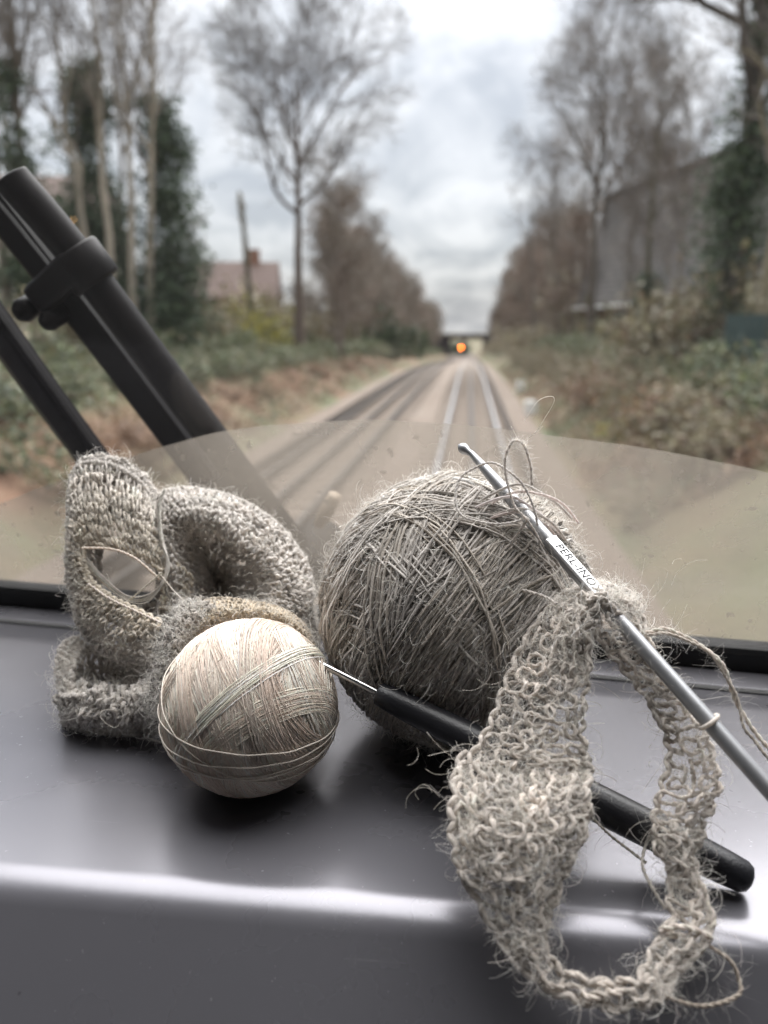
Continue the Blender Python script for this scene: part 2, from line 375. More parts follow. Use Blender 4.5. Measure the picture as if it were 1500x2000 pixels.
def rail(name, x, parent, prof, m, mtop=None):
    yy = np.concatenate([np.arange(-8, 236, 4.0)]); k = len(prof)
    V = np.array([[(x+p[0], y, grade(y)+p[1]-.02) for p in prof] for y in yy]); idx = np.arange(len(yy)*k).reshape(len(yy), k)
    Q = np.stack([idx[:-1], np.roll(idx[:-1], -1, 1), np.roll(idx[1:], -1, 1), idx[1:]], -1)
    o = MB().add(V, Q).build(name, m, parent)
    if mtop:
        V = np.array([[(x-.033, y, grade(y)+.131), (x+.033, y, grade(y)+.131)] for y in yy]); idx = np.arange(len(yy)*2).reshape(-1, 2)
        MB().add(V, np.stack([idx[:-1, 0], idx[:-1, 1], idx[1:, 1], idx[1:, 0]], -1)).build('running_surface', mtop, o)
    return o
def track(xc, label, third, top):
    t = tag(empty('railway_track', (0, 0, 0)), label, 'track', 'railway tracks')
    for s in (-.7175, .7175): rail('rail', xc+s, t, RAILP, M['railside'], top)
    rail('conductor_rail', xc, t, RAILP*[1.1, 1], M['railside'], M['dullrail'])
    rail('conductor_rail', xc+third, t, RAILP*[1.1, 1]+[0, .06], M['railside'])
    m = MB()
    for y in np.arange(-6, 140, .68):
        m.box((xc+rng.normal()*.02, y, grade(y)-.092), (2.5, .25, .12), [[1, 0, 0], [0, 1, 0], [0, -.0, 1]])
    tag(m.build('sleepers', M['sleeper'], t), kind='stuff')
track(0.12, 'straight track with bright worn rails running under the train', 1.1, M['railtop'])
track(-3.1, 'second track with darker rails beside the left verge', -1.1, M['dullrail'])

# bridge and signal
b = tag(empty('railway_bridge', (0, 205, grade(205))), 'dark low bridge spanning both tracks in the distance', 'bridge')
g0 = 0.0
def bx(name, c, s, m, par, **k): return MB().box(c, s, **k).build(name, m, par)
bx('deck', (-.5, 0, 4.65), (30, 6, 0.9), M['bridge'], b); bx('parapet', (-.5, -3.1, 5.3), (30, .4, .5), M['bridge'], b)
bx('parapet', (-.5, 3.1, 5.3), (30, .4, .5), M['bridge'], b)
bx('abutment', (-8.6, 0, 2.0), (7, 6.4, 4.4), M['bridge'], b); bx('abutment', (6.9, 0, 2.0), (7, 6.4, 4.4), M['bridge'], b)
bx('pier', (-1.55, 0, 2.0), (.5, 5, 4.4), M['bridge'], b)
p = P(901, 679, 150.0); gs = float(gz(p[0], p[1])) if p[0] < -5.4 else float(grade(p[1]))-.1
s = tag(empty('railway_signal', (p[0], p[1], gs)), 'railway signal showing a glowing orange light in front of the bridge', 'signal')
bx('post', (0, .25, (p[2]-gs)/2), (.14, .14, p[2]-gs), M['dark'], s)
bx('signal_head', (0, .12, p[2]-gs+.25), (.42, .16, 1.2), M['dark'], s)
MB().lathe([(0, .0), (0, .12), (.03, .12), (.03, 0)], (0, .03, p[2]-gs), (0, -1, 0)).build('signal_lamp', M['lamp'], s)
MB().lathe([(0, .0), (0, .10), (.03, .10), (.03, 0)], (0, .03, p[2]-gs+.45), (0, -1, 0)).build('unlit_lens', M['pane'], s)

# ---------------------------------------------------------------- trees and plants
def grow(seed, H, r0, fork, nl, ll, ang, kids, lens, lean=0.02, upb=0.25, trunk_n=12, tw=1.0, wiggle=1.0):
    """returns [(paths, radii)] per level: trunk, limbs, branches, twigs, sprays"""
    g = np.random.default_rng(seed)
    z = np.linspace(0, 1, trunk_n); tr = np.zeros((1, trunk_n, 3)); tr[0, :, 2] = z*H
    off = np.cumsum(g.normal(size=(trunk_n, 2))*H*lean*.35*wiggle, 0); off[0] = 0; tr[0, :, :2] = off
    R = (r0*(1-z*.93)*(1+.35*np.exp(-z*14)))[None]
    out = [(tr, R)]
    for lv in range(len(kids)):
        Pp, Rp = out[-1]; k, n, _ = Pp.shape; nk = kids[lv]
        par = np.repeat(np.arange(k), nk); c = len(par)
        lo = fork if lv == 0 else 0.22
        t = lo+(0.98-lo)*((np.tile(np.arange(nk), k)+g.random(c))/nk)
        if lv == 0: t = np.clip(t, 0, .98)
        f = t*(n-1); i = np.minimum(f.astype(int), n-2); u = (f-i)[:, None]
        pos = Pp[par, i]*(1-u)+Pp[par, i+1]*u; rad = (Rp[par, i]*(1-u[:, 0])+Rp[par, i+1]*u[:, 0])
        tg = Pp[par, i+1]-Pp[par, i]; tg /= np.linalg.norm(tg, axis=1, keepdims=True)
        az = g.random(c)*2*math.pi if lv else np.arange(c)*2.4+g.normal(size=c)*.4
        a1 = np.cross(tg, g.normal(size=(c, 3)) if lv else np.tile([[1., .01, 0]], (c, 1))); a1 /= np.linalg.norm(a1, axis=1, keepdims=True); a2 = np.cross(tg, a1)
        th = np.radians(ang[lv])*(1+g.normal(size=c)*.22)
        d = tg*np.cos(th)[:, None]+(a1*np.cos(az)[:, None]+a2*np.sin(az)[:, None])*np.sin(th)[:, None]
        ln = lens[lv]*H*(0.65+.5*g.random(c))
        if lv == 0: ln *= (1.0-0.55*(t-fork)/(1-fork))
        else: ln *= (1.05-.45*t)
        m = (9, 6, 5, 3)[min(lv, 3)]
        pts = [pos]
        for q in range(1, m):
            d = d+g.normal(size=(c, 3))*(.16*wiggle)+np.array([0, 0, upb*(.35 if lv else .55)/2])
            d /= np.linalg.norm(d, axis=1, keepdims=True); pts.append(pts[-1]+d*(ln/(m-1))[:, None])
        pts = np.stack(pts, 1)
        rr = np.minimum(rad*.72, ln*.026*(1.0 if lv < 2 else .7)); rmin = (0.02, .013, .008, .006)[min(lv, 3)]*tw
        out.append((pts, np.maximum(rr[:, None]*(1-np.linspace(0, 1, m)*.85)[None], rmin)))
    return out
def tree_mesh(lv, bark, twig):
    a = MB(); bm = MB(); sd_ = (8, 5, 4, 3, 3)
    for i, (p_, r_) in enumerate(lv):
        c = np.array(bark if i < 2 else twig); cc = c[None]*(1+rng.normal(size=(len(p_), 1))*.12)
        (a if i < 2 else bm).tubes(p_, r_, sd_[i], col=cc)
    return a, bm
def ivy_on(mb, pts, rad, n, size, cols, clumps=40):
    """leaf clumps round a polyline"""
    t = rng.random(clumps); q = catmull(pts, 200)
    c = q[(t*199).astype(int)]; r = np.interp(t, np.linspace(0, 1, len(rad)), rad)
    c = c+rng.normal(size=c.shape)*r[:, None]*[.55, .55, .25]
    w_ = rng.integers(0, clumps, n); pp = c[w_]+rng.normal(size=(n, 3))*(r[w_]*.42)[:, None]
    cl = np.array(cols)[rng.integers(0, len(cols), n)]*(1+rng.normal(size=(n, 1))*.25)
    mb.leaves(pp, size*(.6+.8*rng.random(n)), np.clip(cl, .008, 1))
IVY = [(.05, .078, .04), (.068, .10, .05), (.038, .06, .034), (.08, .098, .06)]
BARK = (.15, .125, .105); TWIG = (.16, .14, .128); PALE = (.33, .295, .245); TWIGB = (.195, .152, .127)
def place_tree(px, py, dist, label, group=None, lv=None, bark=BARK, twig=TWIG, ivy=None, name='bare_tree'):
    q = P(px, py, dist); zz = float(gz(q[0], q[1]))-.05
    o = tag(empty(name, (q[0], q[1], zz)), label, 'tree', group)
    a, c = tree_mesh(lv, bark, twig)
    a.build('trunk', M['bark'], o, True); tag(c.build('crown', M['bark'], o), kind='stuff')
    if ivy:
        im = MB()
        for (z0, z1, n, rad, size) in ivy:
            tr = lv[0][0][0]; zs = np.linspace(z0, z1, 6)
            pts = np.stack([np.interp(zs, tr[:, 2], tr[:, 0]), np.interp(zs, tr[:, 2], tr[:, 1]), zs], 1)
            ivy_on(im, pts, rad, n, size, IVY, 70)
        tag(im.build('ivy', M['leaf'], o), kind='stuff')
    return o
# the tall spreading tree over the left verge
place_tree(584, 690, 44, 'tall spreading bare tree with a rounded fan-shaped crown', None,
           grow(11, 15.6, .32, .42, 12, .55, (50, 40, 42, 45), (13, 9, 8, 6), (.62, .24, .115, .062), .008, .24, tw=1.2), bark=(.11, .085, .072), twig=(.12, .105, .10))
# ivy-clad cluster at the left
def multi(px, py, dist, label, seeds, H, spread, ivy, bark=PALE, **k):
    q = P(px, py, dist); o = tag(empty('bare_tree', (q[0], q[1], float(gz(q[0], q[1]))-.05)), label, 'tree')
    im = MB(); cm = MB(); 
    for i, (sd_, (dx, lean)) in enumerate(zip(seeds, spread)):
        lv = grow(sd_, H*(.9+.2*((i*37) % 10)/10), .17, .38, 8, .4, (24, 35, 40, 45), (8, 5, 6, 4), (.36, .17, .09, .05), .012, .4, tw=.85)
        for p_, r_ in lv: p_[..., 0] += dx+p_[..., 2]*lean; p_[..., 1] += (i-1)*.5
        a, c = tree_mesh(lv, bark, TWIG); a.build('trunk', M['bark'], o, True); cm.v += c.v; 
        base = cm.n; cm.f4 += [f+base for f in c.f4]; cm.c += c.c; cm.n += c.n
    tag(cm.build('crown', M['bark'], o), kind='stuff')
    if ivy:
        for (pts, rad, n, size) in ivy: ivy_on(im, np.array(pts), rad, n, size, IVY, 90)
        tag(im.build('ivy', M['leaf'], o), kind='stuff')
multi(238, 560, 27, 'cluster of pale slender trunks fanning out, wrapped in dark ivy', (21, 22, 23, 24, 25), 15, [(-.5, -.09), (-.1, -.03), (.15, .02), (.45, .07), (.3, .045)],
      [([(-1.5, 1.7, 2.2), (-1.7, 1.7, 5), (-1.65, 1.7, 10.4)], (1.05, .9, .6), 11000, .17), ([(1.0, 2.0, 1.0), (1.2, 2.0, 4), (.95, 2.0, 8.8)], (1.0, .95, .6), 10000, .17), ([(0, 1.3, .5), (0, 1.3, 3)], (1.2, .8), 2500, .16)])
multi(52, 600, 25, 'tall tree sheathed in ivy beside the white house', (31, 32, 33), 15, [(-.3, -.03), (.2, .03), (.0, .0)],
      [([(.05, 0, 1.5), (.1, 0, 4), (.25, 0, 9.2)], (.6, .65, .45), 4500, .15)], bark=(.14, .12, .10))
multi(150, 600, 36, 'grey bare tree rising behind the ivy cluster', (41, 43), 17, [(-1.6, -.06), (2.4, .05)], None, bark=(.22, .195, .17))
multi(360, 640, 48, 'thin bare tree between the ivy cluster and the tall spreading tree', (44, 45), 6.0, [(-.6, -.04), (.5, .05)], None, bark=(.2, .165, .14))
# right side
place_tree(1416, 640, 21, 'big dark tree with an ivy-covered trunk in front of the grey roof', None,
           grow(53, 15.5, .33, .30, 12, .52, (50, 40, 42, 45), (12, 8, 8, 5), (.46, .2, .10, .055), .012, .18, tw=.75), bark=(.055, .05, .045), twig=(.125, .115, .105),
           ivy=[(1.0, 11.0, 6500, (.75, .55, .36), .13), (2.5, 5.8, 2600, (.9, .6), .13)])
place_tree(1152, 650, 40, 'bare tree with a fine twiggy crown leaning over the line', None,
           grow(61, 14.5, .24, .42, 10, .5, (36, 38, 42, 45), (12, 8, 8, 5), (.42, .2, .105, .06), .012, .22, tw=1.1), bark=(.10, .085, .072))
place_tree(1262, 640, 32, 'slim tree with ivy round its lower trunk below the slate roof', None,
           grow(62, 10.5, .15, .30, 9, .5, (34, 38, 42, 45), (10, 7, 7, 4), (.38, .2, .10, .06), .012, .22, tw=.9), bark=(.13, .12, .085),
           ivy=[(.4, 2.8, 1700, (.35, .45, .3), .13)])
place_tree(1490, 660, 17.5, 'pale olive trunk rising through brambles near the green fence', None,
           grow(63, 11.0, .15, .30, 8, .5, (36, 38, 42, 45), (9, 7, 7, 4), (.40, .2, .10, .06), .012, .2, tw=.7), bark=(.17, .15, .10))
for k, (px_, py_, d_, h_) in enumerate(((1215, 640, 33, 8.5), (1320, 640, 28, 8.0))):
    place_tree(px_, py_, d_, 'thin grey sapling with fine branches in front of the slate roof', 'saplings before the slate roof',
               grow(90+k, h_, .07, .2, 9, .5, (34, 40, 42, 45), (11, 6, 6, 4), (.36, .2, .11, .07), .016, .25, tw=.9), bark=(.2, .18, .15))
multi(1070, 645, 62, 'grey many-stemmed bare tree at the edge of the right wood', (46, 47, 48), 14, [(-1.0, -.07), (.2, .01), (1.2, .07)], None, bark=(.17, .15, .13))
multi(1205, 640, 47, 'tall many-stemmed bare tree beside the end of the slate roof', (49, 50, 51), 15, [(-.9, -.06), (.1, .0), (.9, .06)],
      [([(-.6, 0, .5), (-.8, 0, 3), (-.9, 0, 5)], (.6, .6, .4), 2200, .15)], bark=(.15, .135, .12))
multi(1110, 648, 52, 'slender many-stemmed bare tree overhanging the right bank', (55, 56), 12.5, [(-.7, -.09), (.5, .03)], None, bark=(.16, .14, .12))
# rows of trees receding on both sides: four shapes, copied
protos = []
for i in range(5):
    lv = grow(70+i, 10.5, .17, .08, 9, .5, (38, 40, 42, 45), (12, 7, 7, 4), (.36, .2, .11, .07), .014, .2, tw=1.7)
    a, c = tree_mesh(lv, (.17, .14, .12), TWIGB if i % 2 else (.20, .175, .15))
    ta = a.build('trunk', M['bark'], None, True); tcr = c.build('crown', M['bark'])
    protos.append((ta.data, tcr.data)); bpy.data.objects.remove(ta); bpy.data.objects.remove(tcr)
def row_tree(x, y, h, i, label, group):
    o = tag(empty('bare_tree', (x, y, float(gz(x, y))-.1)), label, 'tree', group)
    k = h/10.5; o.scale = (k*(.9+.3*rng.random()), k*(.9+.3*rng.random()), k); o.rotation_euler = (0, 0, rng.random()*6.28)
    new_obj('trunk', protos[i % 5][0], o); tag(new_obj('crown', protos[i % 5][1], o), kind='stuff')
i = 0
for y in np.concatenate([np.arange(50, 120, 6.5), np.arange(120, 235, 9)]):
    for x0 in ((-8.6, -12.5) if y > 78 else (-8.2,)):
        row_tree(x0-1.2+rng.normal()*.7, y+rng.normal()*1.5+(x0+8)*.5, (9.0+2.2*rng.random())*(1+.1*(x0 < -9)), i, 'brown twiggy bare tree in the wood along the left side of the line', 'wood left of the line'); i += 1
for y in np.concatenate([np.arange(50, 110, 7), np.arange(110, 235, 10)]):
    for x0 in (5.6, 9.6):
        h = (8.5 if y < 75 else 11.0)+2.5*rng.random()+(3.5 if (y > 110 and x0 > 6) else 0)
        row_tree(x0+.9+rng.normal()*.5, y+rng.normal()*1.5, h*(.62 if x0 < 6 else 1), i, 'grey-brown bare tree in the wood on the right bank', 'wood right of the line'); i += 1

# leafy bushes
def bush_mesh(n, cols, size, seed):
    g = np.random.default_rng(seed); m = MB(); c = g.normal(size=(26, 3))*[.42, .42, .26]; c[:, 2] = np.abs(c[:, 2])*1.1+.1
    w_ = g.integers(0, 26, n); p_ = c[w_]+g.normal(size=(n, 3))*.17; p_[:, 2] = np.abs(p_[:, 2])
    cl = np.array(cols)[g.integers(0, len(cols), n)]*(1+g.normal(size=(n, 1))*.25)
    m.leaves(p_, size*(.6+.8*g.random(n)), np.clip(cl, .01, 1), .6)
    st = MB(); k = 26; a = g.normal(size=(k, 3))*[.1, .1, 0]; d = c[:k]
    st.tubes(np.stack([a, a*.5+d*.5+[0, 0, .25], d], 1), .008, 3, col=(.14, .10, .075))
    ml = m.build('foliage', M['leaf']); ms = st.build('stems', M['bark']); r = (ml.data, ms.data)
    bpy.data.objects.remove(ml); bpy.data.objects.remove(ms); return r
GR = [(0.123, 0.148, 0.07), (0.09, 0.115, 0.061), (0.172, 0.18, 0.098), (0.123, 0.139, 0.094), (0.164, 0.139, 0.082)]
DKG = [(.05, .07, .035), (.035, .055, .03), (.065, .08, .04)]
BRN = [(0.238, 0.143, 0.086), (0.18, 0.111, 0.07), (0.262, 0.176, 0.111), (0.156, 0.102, 0.07)]
OLV = [(0.172, 0.156, 0.09), (0.139, 0.119, 0.074), (0.213, 0.18, 0.111), (0.164, 0.123, 0.082)]
YEL = [(.30, .27, .06), (.24, .22, .06), (.17, .17, .06)]
BM = {'g': [bush_mesh(1500, GR, .11, s_) for s_ in (1, 2)], 'd': [bush_mesh(1700, DKG, .12, 3)], 'b': [bush_mesh(1300, BRN, .10, s_) for s_ in (4, 5)],
      'o': [bush_mesh(1500, OLV, .10, s_) for s_ in (6, 7)], 'y': [bush_mesh(1100, YEL, .10, 8)]}
BL = {'g': ('bramble_bush', 'green bramble bush on the {} beside the track', 'bramble bushes'), 'b': ('bracken_clump', 'rust-brown dead bracken clump on the {}', 'dead bracken'),
      'o': ('scrub_bush', 'olive-brown scrub bush on the {}', 'scrub bushes')}
def bush(kind, x, y, s, label=None, group=None, name=None, zs=1.0, side='left verge'):
    nm, lb, gp = BL.get(kind, (name, label, group))
    o = tag(empty(name or nm, (x, y, float(gz(x, y))-.08)), label or lb.format(side), 'bush', group if label else gp+' on the '+side)
    o.scale = (s*(.9+.3*rng.random()), s*(.9+.3*rng.random()), s*zs); o.rotation_euler = (0, 0, rng.random()*6.28)
    md = BM[kind][rng.integers(0, len(BM[kind]))]
    tag(new_obj('foliage', md[0], o), kind='stuff'); tag(new_obj('stems', md[1], o), kind='stuff')
for y in np.arange(14, 60, 2.3):            # left verge: green strip, rusty strip at the ballast edge
    bush('b', -6.9-.9*rng.random(), y+rng.normal()*.9, .5+.7*rng.random()**1.5, zs=.6)
    bush('g', -8.7-.7*rng.random(), y+rng.normal()*.6, .95+.5*rng.random(), zs=.8)
    if rng.random() < .6: bush('g', -10.8-rng.random(), y+rng.normal()*.8, 1.1+.5*rng.random())
    if rng.random() < .7: bush('o', -12.5-2*rng.random(), y+rng.normal(), 1.3+.8*rng.random())
for y in np.arange(60, 190, 5.5):
    bush('g', -7.6-rng.random(), y, 1.2+.6*rng.random())
    bush('o', 4.6+.6*rng.random(), y, 1.7+.8*rng.random(), side='right bank')
for y in np.arange(12.5, 62, 2.0):           # right bank
    bush('b' if y < 24 and rng.random() < .12 else 'o', 3.7+.4*rng.random(), y+rng.normal()*.4, .8+.4*rng.random(), side='right bank')
    bush('g', 5.3+.6*rng.random(), y+rng.normal()*.5, .8+.5*rng.random(), side='right bank')
    bush('o' if rng.random() < .6 else 'g', 7.3+.9*rng.random(), y+rng.normal()*.5, 1.1+.6*rng.random(), side='right bank')
    if y > 26: bush('o', 9.5+rng.random(), y, 1.8+.8*rng.random(), side='right bank')
for y in np.arange(48, 130, 5):              # tall scrub filling the wood's edge under the crowns
    bush('o', -13.5-2*rng.random(), y+rng.normal(), 3.0+1.2*rng.random(), 'tall brown thicket under the trees of the left wood', 'thickets in the left wood', 'thicket')
    bush('o', 9.0+2*rng.random(), y+rng.normal(), 3.0+1.4*rng.random(), 'tall olive thicket under the trees of the right wood', 'thickets in the right wood', 'thicket')
def undergrowth(name, label, x0, x1, n, mixes):
    m = MB(); x = x0+(x1-x0)*rng.random(n); y = 11+52*rng.random(n)**1.5; cl = []
    k = np.sin(x*1.9+y*.8)+np.sin(y*1.3-x*.7)+rng.normal(size=n)*.6
    for kk_, q_ in zip(k, rng.random(n)): cl.append(mixes[0][int(q_*len(mixes[0]))] if kk_ > .25 else mixes[1][int(q_*len(mixes[1]))])
    p_ = np.stack([x, y, gz(x, y)+.04+.22*rng.random(n)**2*(1+np.clip(k, 0, 2))], 1)
    m.leaves(p_, .11*(.6+.9*rng.random(n)), np.clip(np.array(cl)*(1+rng.normal(size=(n, 1))*.2), .01, 1), .8)
    tag(m.build(name, M['leaf']), label, 'plants', kind='stuff')
undergrowth('undergrowth', 'low green weeds and rusty fallen leaves covering the left verge', -13.5, -5.7, 26000, (GR+DKG, BRN))
undergrowth('undergrowth', 'low weeds and brown leaves along the foot of the right bank', 2.3, 6.5, 15000, (OLV+GR, BRN))
q = P(505, 640, 42); bush('y', q[0], q[1], 1.6, 'yellow-green flowering shrub in front of the brown-roofed house', 'yellow shrub', 'yellow_shrub', 1.9)
q = P(752, 600, 70); bush('d', q[0], q[1], 2.6, 'dark evergreen bush among the bare trees of the wood', 'evergreen', 'evergreen_bush', 1.7)
q = P(345, 640, 36); bush('d', q[0], q[1], 1.6, 'dark evergreen shrub at the foot of the ivy cluster', 'evergreen shrub', 'evergreen_shrub', 1.5)
q = P(1235, 730, 16.5); bush('y', q[0], q[1], .7, 'yellowing leafy shrub low on the right bank', 'yellow leaves', 'yellow_shrub')
q = P(1420, 640, 21); bush('o', q[0]-1, q[1]+1, 2.2, 'broad olive scrub at the foot of the big dark tree', 'olive scrub', 'scrub_bush', 1.3)

for (x_, y_) in ((-4.2, 226), (-2.6, 223)): bush('d', x_, y_, 2.6, 'dark evergreen added to darken the left opening of the bridge', 'evergreens added to darken the bridge opening', 'evergreen_bush', 1.9)  # added bushes that block the bright background behind the opening
# a dead pole-like trunk, houses, fence, boxes
q = P(492, 650, 46); zz = float(gz(q[0], q[1])); o = tag(empty('dead_trunk', (q[0], q[1], zz)), 'bare branchless trunk standing like a pole beside the yellow shrub', 'tree')
hh = P(478, 385, 46)[2]-zz; zt = np.linspace(0, 1, 12)
MB().tubes(np.stack([np.sin(zt*4)*.08-zt*.35, zt*0, zt*hh], 1), .2-.06*zt+.03*np.sin(zt*23), 8, col=(.12, .11, .085), cap=True).build('trunk', M['bark'], o, True)
im = MB(); ivy_on(im, np.array([(0, 0, .5), (-.2, 0, hh*.6), (-.35, 0, hh*.97)]), (.2, .16, .25), 700, .12, OLV, 40); tag(im.build('ivy', M['leaf'], o), kind='stuff')

def house(name, label, loc, rz, w_, d_, hw, hr, mw, mr, wins, chim=True, fascia=False):
    o = tag(empty(name, loc), label, 'house'); o.rotation_euler = (0, 0, rz)
    bx('wall', (0, 0, hw/2-1), (w_, d_, hw+2), mw, o)
    ov = .35; V = [(-w_/2-ov, -d_/2-ov, hw-.15), (w_/2+ov, -d_/2-ov, hw-.15), (w_/2+ov, d_/2+ov, hw-.15), (-w_/2-ov, d_/2+ov, hw-.15), (-w_/2-ov, 0, hw+hr), (w_/2+ov, 0, hw+hr)]
    r = MB().add(V, [[0, 1, 5, 4], [2, 3, 4, 5]], [[0, 4, 3], [1, 2, 5]]).add(np.array(V[:4])-[0, 0, .12], [[0, 3, 2, 1]]).build('roof', mr, o)
    if chim:
        bx('chimney', (w_*.3, 0, hw+hr+.3), (.9, .7, 1.6), mw, r)
    if fascia: bx('gutter', (0, -d_/2-ov-.06, hw-.2), (w_+.7, .12, .16), M['white'], o)
    for (x, z, sw, sh) in wins:
        f = bx('window', (x, -d_/2-.02, z), (sw, .08, sh), M['white'], o); bx('pane', (x, -d_/2-.065, z), (sw-.16, .02, sh-.16), M['pane'], f)
    return o
q = P(440, 560, 72); house('brick_house', 'brown-roofed brick house beyond the left verge', (q[0], q[1], 1.6), .15, 9.5, 7, 4.2, 3.2, M['brick'], M['tile'], [(-3, 2.6, 1.3, 1.2), (0, 2.6, 1.3, 1.2), (3, 2.6, 1.3, 1.2)])
q = P(95, 420, 60); h = house('white_house', 'cream rendered house behind the ivy-clad trees', (q[0], q[1], 2.4), .2, 9, 7, 9.5, 2.5, M['render'], M['tile'], [(-2.6, 7.6, 1.3, 1.5), (0, 7.6, 1.3, 1.5), (-2.6, 4, 1.3, 1.5)])
f = bx('window', (2.9, -3.52, 7.9), (1.2, .08, 1.1), M['white'], h); bx('lit_pane', (2.9, -3.565, 7.9), (1.04, .02, .94), M['glow'], f)
# long slate roof on the right
A = P(1182, 388, 46); B = P(1520, 258, 30.5); dv = B-A; Lh = math.hypot(dv[0], dv[1]); an = math.atan2(dv[1], dv[0])
mid = (A+B)/2; ev = P(1180, 600, 46)[2]; zb = 2.6
o = tag(empty('slate_roofed_building', (mid[0], mid[1], zb)), 'long building with a big grey slate roof and red brick wall behind the right bank', 'building'); o.rotation_euler = (0, 0, an)
ext = Lh+14; rz = mid[2]-zb; ez = ev-zb; dd = 1.6
sg = -1
V = [(-Lh/2, sg*dd, ez), (-Lh/2+ext, sg*dd, ez), (-Lh/2+ext, 0, rz), (-Lh/2, 0, rz), (-Lh/2, -sg*dd, ez), (-Lh/2+ext, -sg*dd, ez)]
r = MB().add(V, [[0, 1, 2, 3], [3, 2, 5, 4]], [[0, 3, 4], [1, 5, 2]]).build('roof', M['slate'], o)
bx('ridge', (-Lh/2+ext/2, 0, rz+.05), (ext, .35, .2), M['slate'], r)
bx('wall', (-Lh/2+ext/2, 0, ez/2-1.02), (ext-.8, dd*2-.9, ez+2), M['redbrick'], o)
bx('gutter', (-Lh/2+ext/2, sg*dd-.05, ez-.05), (ext, .14, .16), M['white'], o)
bx('gutter', (-Lh/2+ext/2, -sg*dd+.05, ez-.05), (ext, .14, .16), M['white'], o)
for k in range(7):
    fx = -Lh/2+2+k*3.4
    f = bx('window', (fx, sg*(dd-.47), ez*.5), (1.1, .1, 1.0), M['white'], o); bx('pane', (fx, sg*(dd-.40), ez*.5), (.95, .02, .85), M['pane'], f)
# green fence at the right edge
q = P(1455, 745, 16); o = tag(empty('green_fence', (q[0]+1.2, q[1], float(gz(q[0], q[1]))-.3)), 'dark green board fence among brambles at the right edge', 'fence')
for k in range(16): bx('board', (-1.6+k*.2, rng.normal()*.01, .85), (.185, .03, 1.75), M['green'], o)
bx('fence_rail', (0, .04, .4), (3.4, .05, .1), M['green'], o); bx('fence_rail', (0, .04, 1.35), (3.4, .05, .1), M['green'], o)
for (x, y, d_, s_, lb) in ((1037, 790, 27, .42, 'white trackside equipment box at the foot of the right bank'), (1016, 764, 36, .4, 'smaller white trackside box further along the right bank')):
    q = P(x, y, d_); o = tag(empty('trackside_box', (q[0], q[1], float(gz(q[0], q[1])))), lb, 'box')
    bx('case', (0, 0, s_*.55), (s_, s_*.8, s_*1.1), M['white'], o); bx('lid', (0, 0, s_*1.12), (s_*1.1, s_*.9, .05), M['white'], o); bx('door', (0, -s_*.41, s_*.55), (s_*.8, .02, s_*.85), M['white'], o)

# ---------------------------------------------------------------- the cab: shell, dashboard, windscreen, wiper
WA = math.radians(-6.66); WX = np.array([math.cos(WA), math.sin(WA), 0]); WN = np.array([-math.sin(WA), math.cos(WA), 0])
W0 = np.array([0, .4043, DZ]); TILT = math.radians(20); WU = np.array([0, 0, 1])*math.cos(TILT)-WN*math.sin(TILT); WO = np.cross(WX, WU)*-1
if WO @ WN < 0: WO = -WO
ROT = np.stack([WX, WN, [0, 0, 1]], 1); ROTG = np.stack([WX, WO, WU], 1)
def sbox(name, lo, hi, m):
    lo, hi = np.array(lo, float), np.array(hi, float)
    return tag(MB().box((lo+hi)/2, hi-lo).build(name, m), kind='structure')
RZ = DZ+1.22
for nm, s in (('wall_left', -1), ('wall_right', 1)):
    m = MB()
    def wb(y0, y1, z0, z1): m.box((s*1.28, (y0+y1)/2, (z0+z1)/2), (.06, y1-y0, z1-z0))
    wb(-2.2, .75, 1.2, DZ-.1); wb(-2.2, .75, DZ+.66, RZ); wb(-1.15, .75, DZ-.1, DZ+.66); wb(-2.2, -1.5, DZ-.1, DZ+.66)
    tag(m.build(nm, M['cabgrey']), kind='structure')
sbox('ceiling', (-1.31, -2.2, RZ), (1.31, -.03, RZ+.06), M['cabgrey'])
sbox('wall_rear', (-1.25, -2.26, 1.2), (1.25, -2.2, RZ), M['cabgrey'])
sbox('floor', (-1.31, -2.26, 1.14), (1.31, .8, 1.2), M['cabfloor'])
m = MB().box(W0+WN*.045+np.array([0, 0, -.74]), (2.5, .05, 1.4), ROT)
for s in (-1, 1): m.box(W0+WO*.03+WX*s*1.12+WU*.65, (.22, .05, 1.34), ROTG)
m.box(W0+WO*.03+WU*1.31, (2.5, .05, .10), ROTG)
tag(m.build('wall_front', M['cabgrey']), kind='structure')

dash = tag(empty('dashboard', (0, .2, DZ-.5)), 'smooth grey dashboard ledge with a rounded front edge below the windscreen', 'dashboard')
dash_off = np.array([0, .2, DZ-.5])
xx = np.linspace(-1.24, 1.24, 63); rr = .018; yf = .191
SLP = math.radians(43)                                    # the front panel slopes towards the cab
prof = [(yf-.44, DZ-.5)]
for a in np.linspace(SLP, math.pi/2, 11): prof.append((yf+rr-rr*math.cos(a), DZ-rr+rr*math.sin(a)))
for k, u in enumerate(np.linspace(0.08, 1, 8)): prof.append((u, None))
def groove_y(x): return W0[1]-math.tan(-WA)*x-.0255
V = []
for x in xx:
    for q in prof:
        if q[1] is None:
            y = (yf+rr)+(groove_y(x)-yf-rr)*q[0]; V.append((x, y, DZ+.0012*math.sin(q[0]*math.pi)))
        else: V.append((x, q[0], q[1]))
    V.append((x, groove_y(x)+.0008, DZ-.0015)); V.append((x, groove_y(x)+.001, DZ-.03))
V = np.array(V); kk = len(prof)+2; idx = np.arange(len(V)).reshape(len(xx), kk)
Q = np.stack([idx[:-1, :-1], idx[1:, :-1], idx[1:, 1:], idx[:-1, 1:]], -1).reshape(-1, 4)
MB().add(V-dash_off, Q).build('ledge', M['dash'], dash, True)
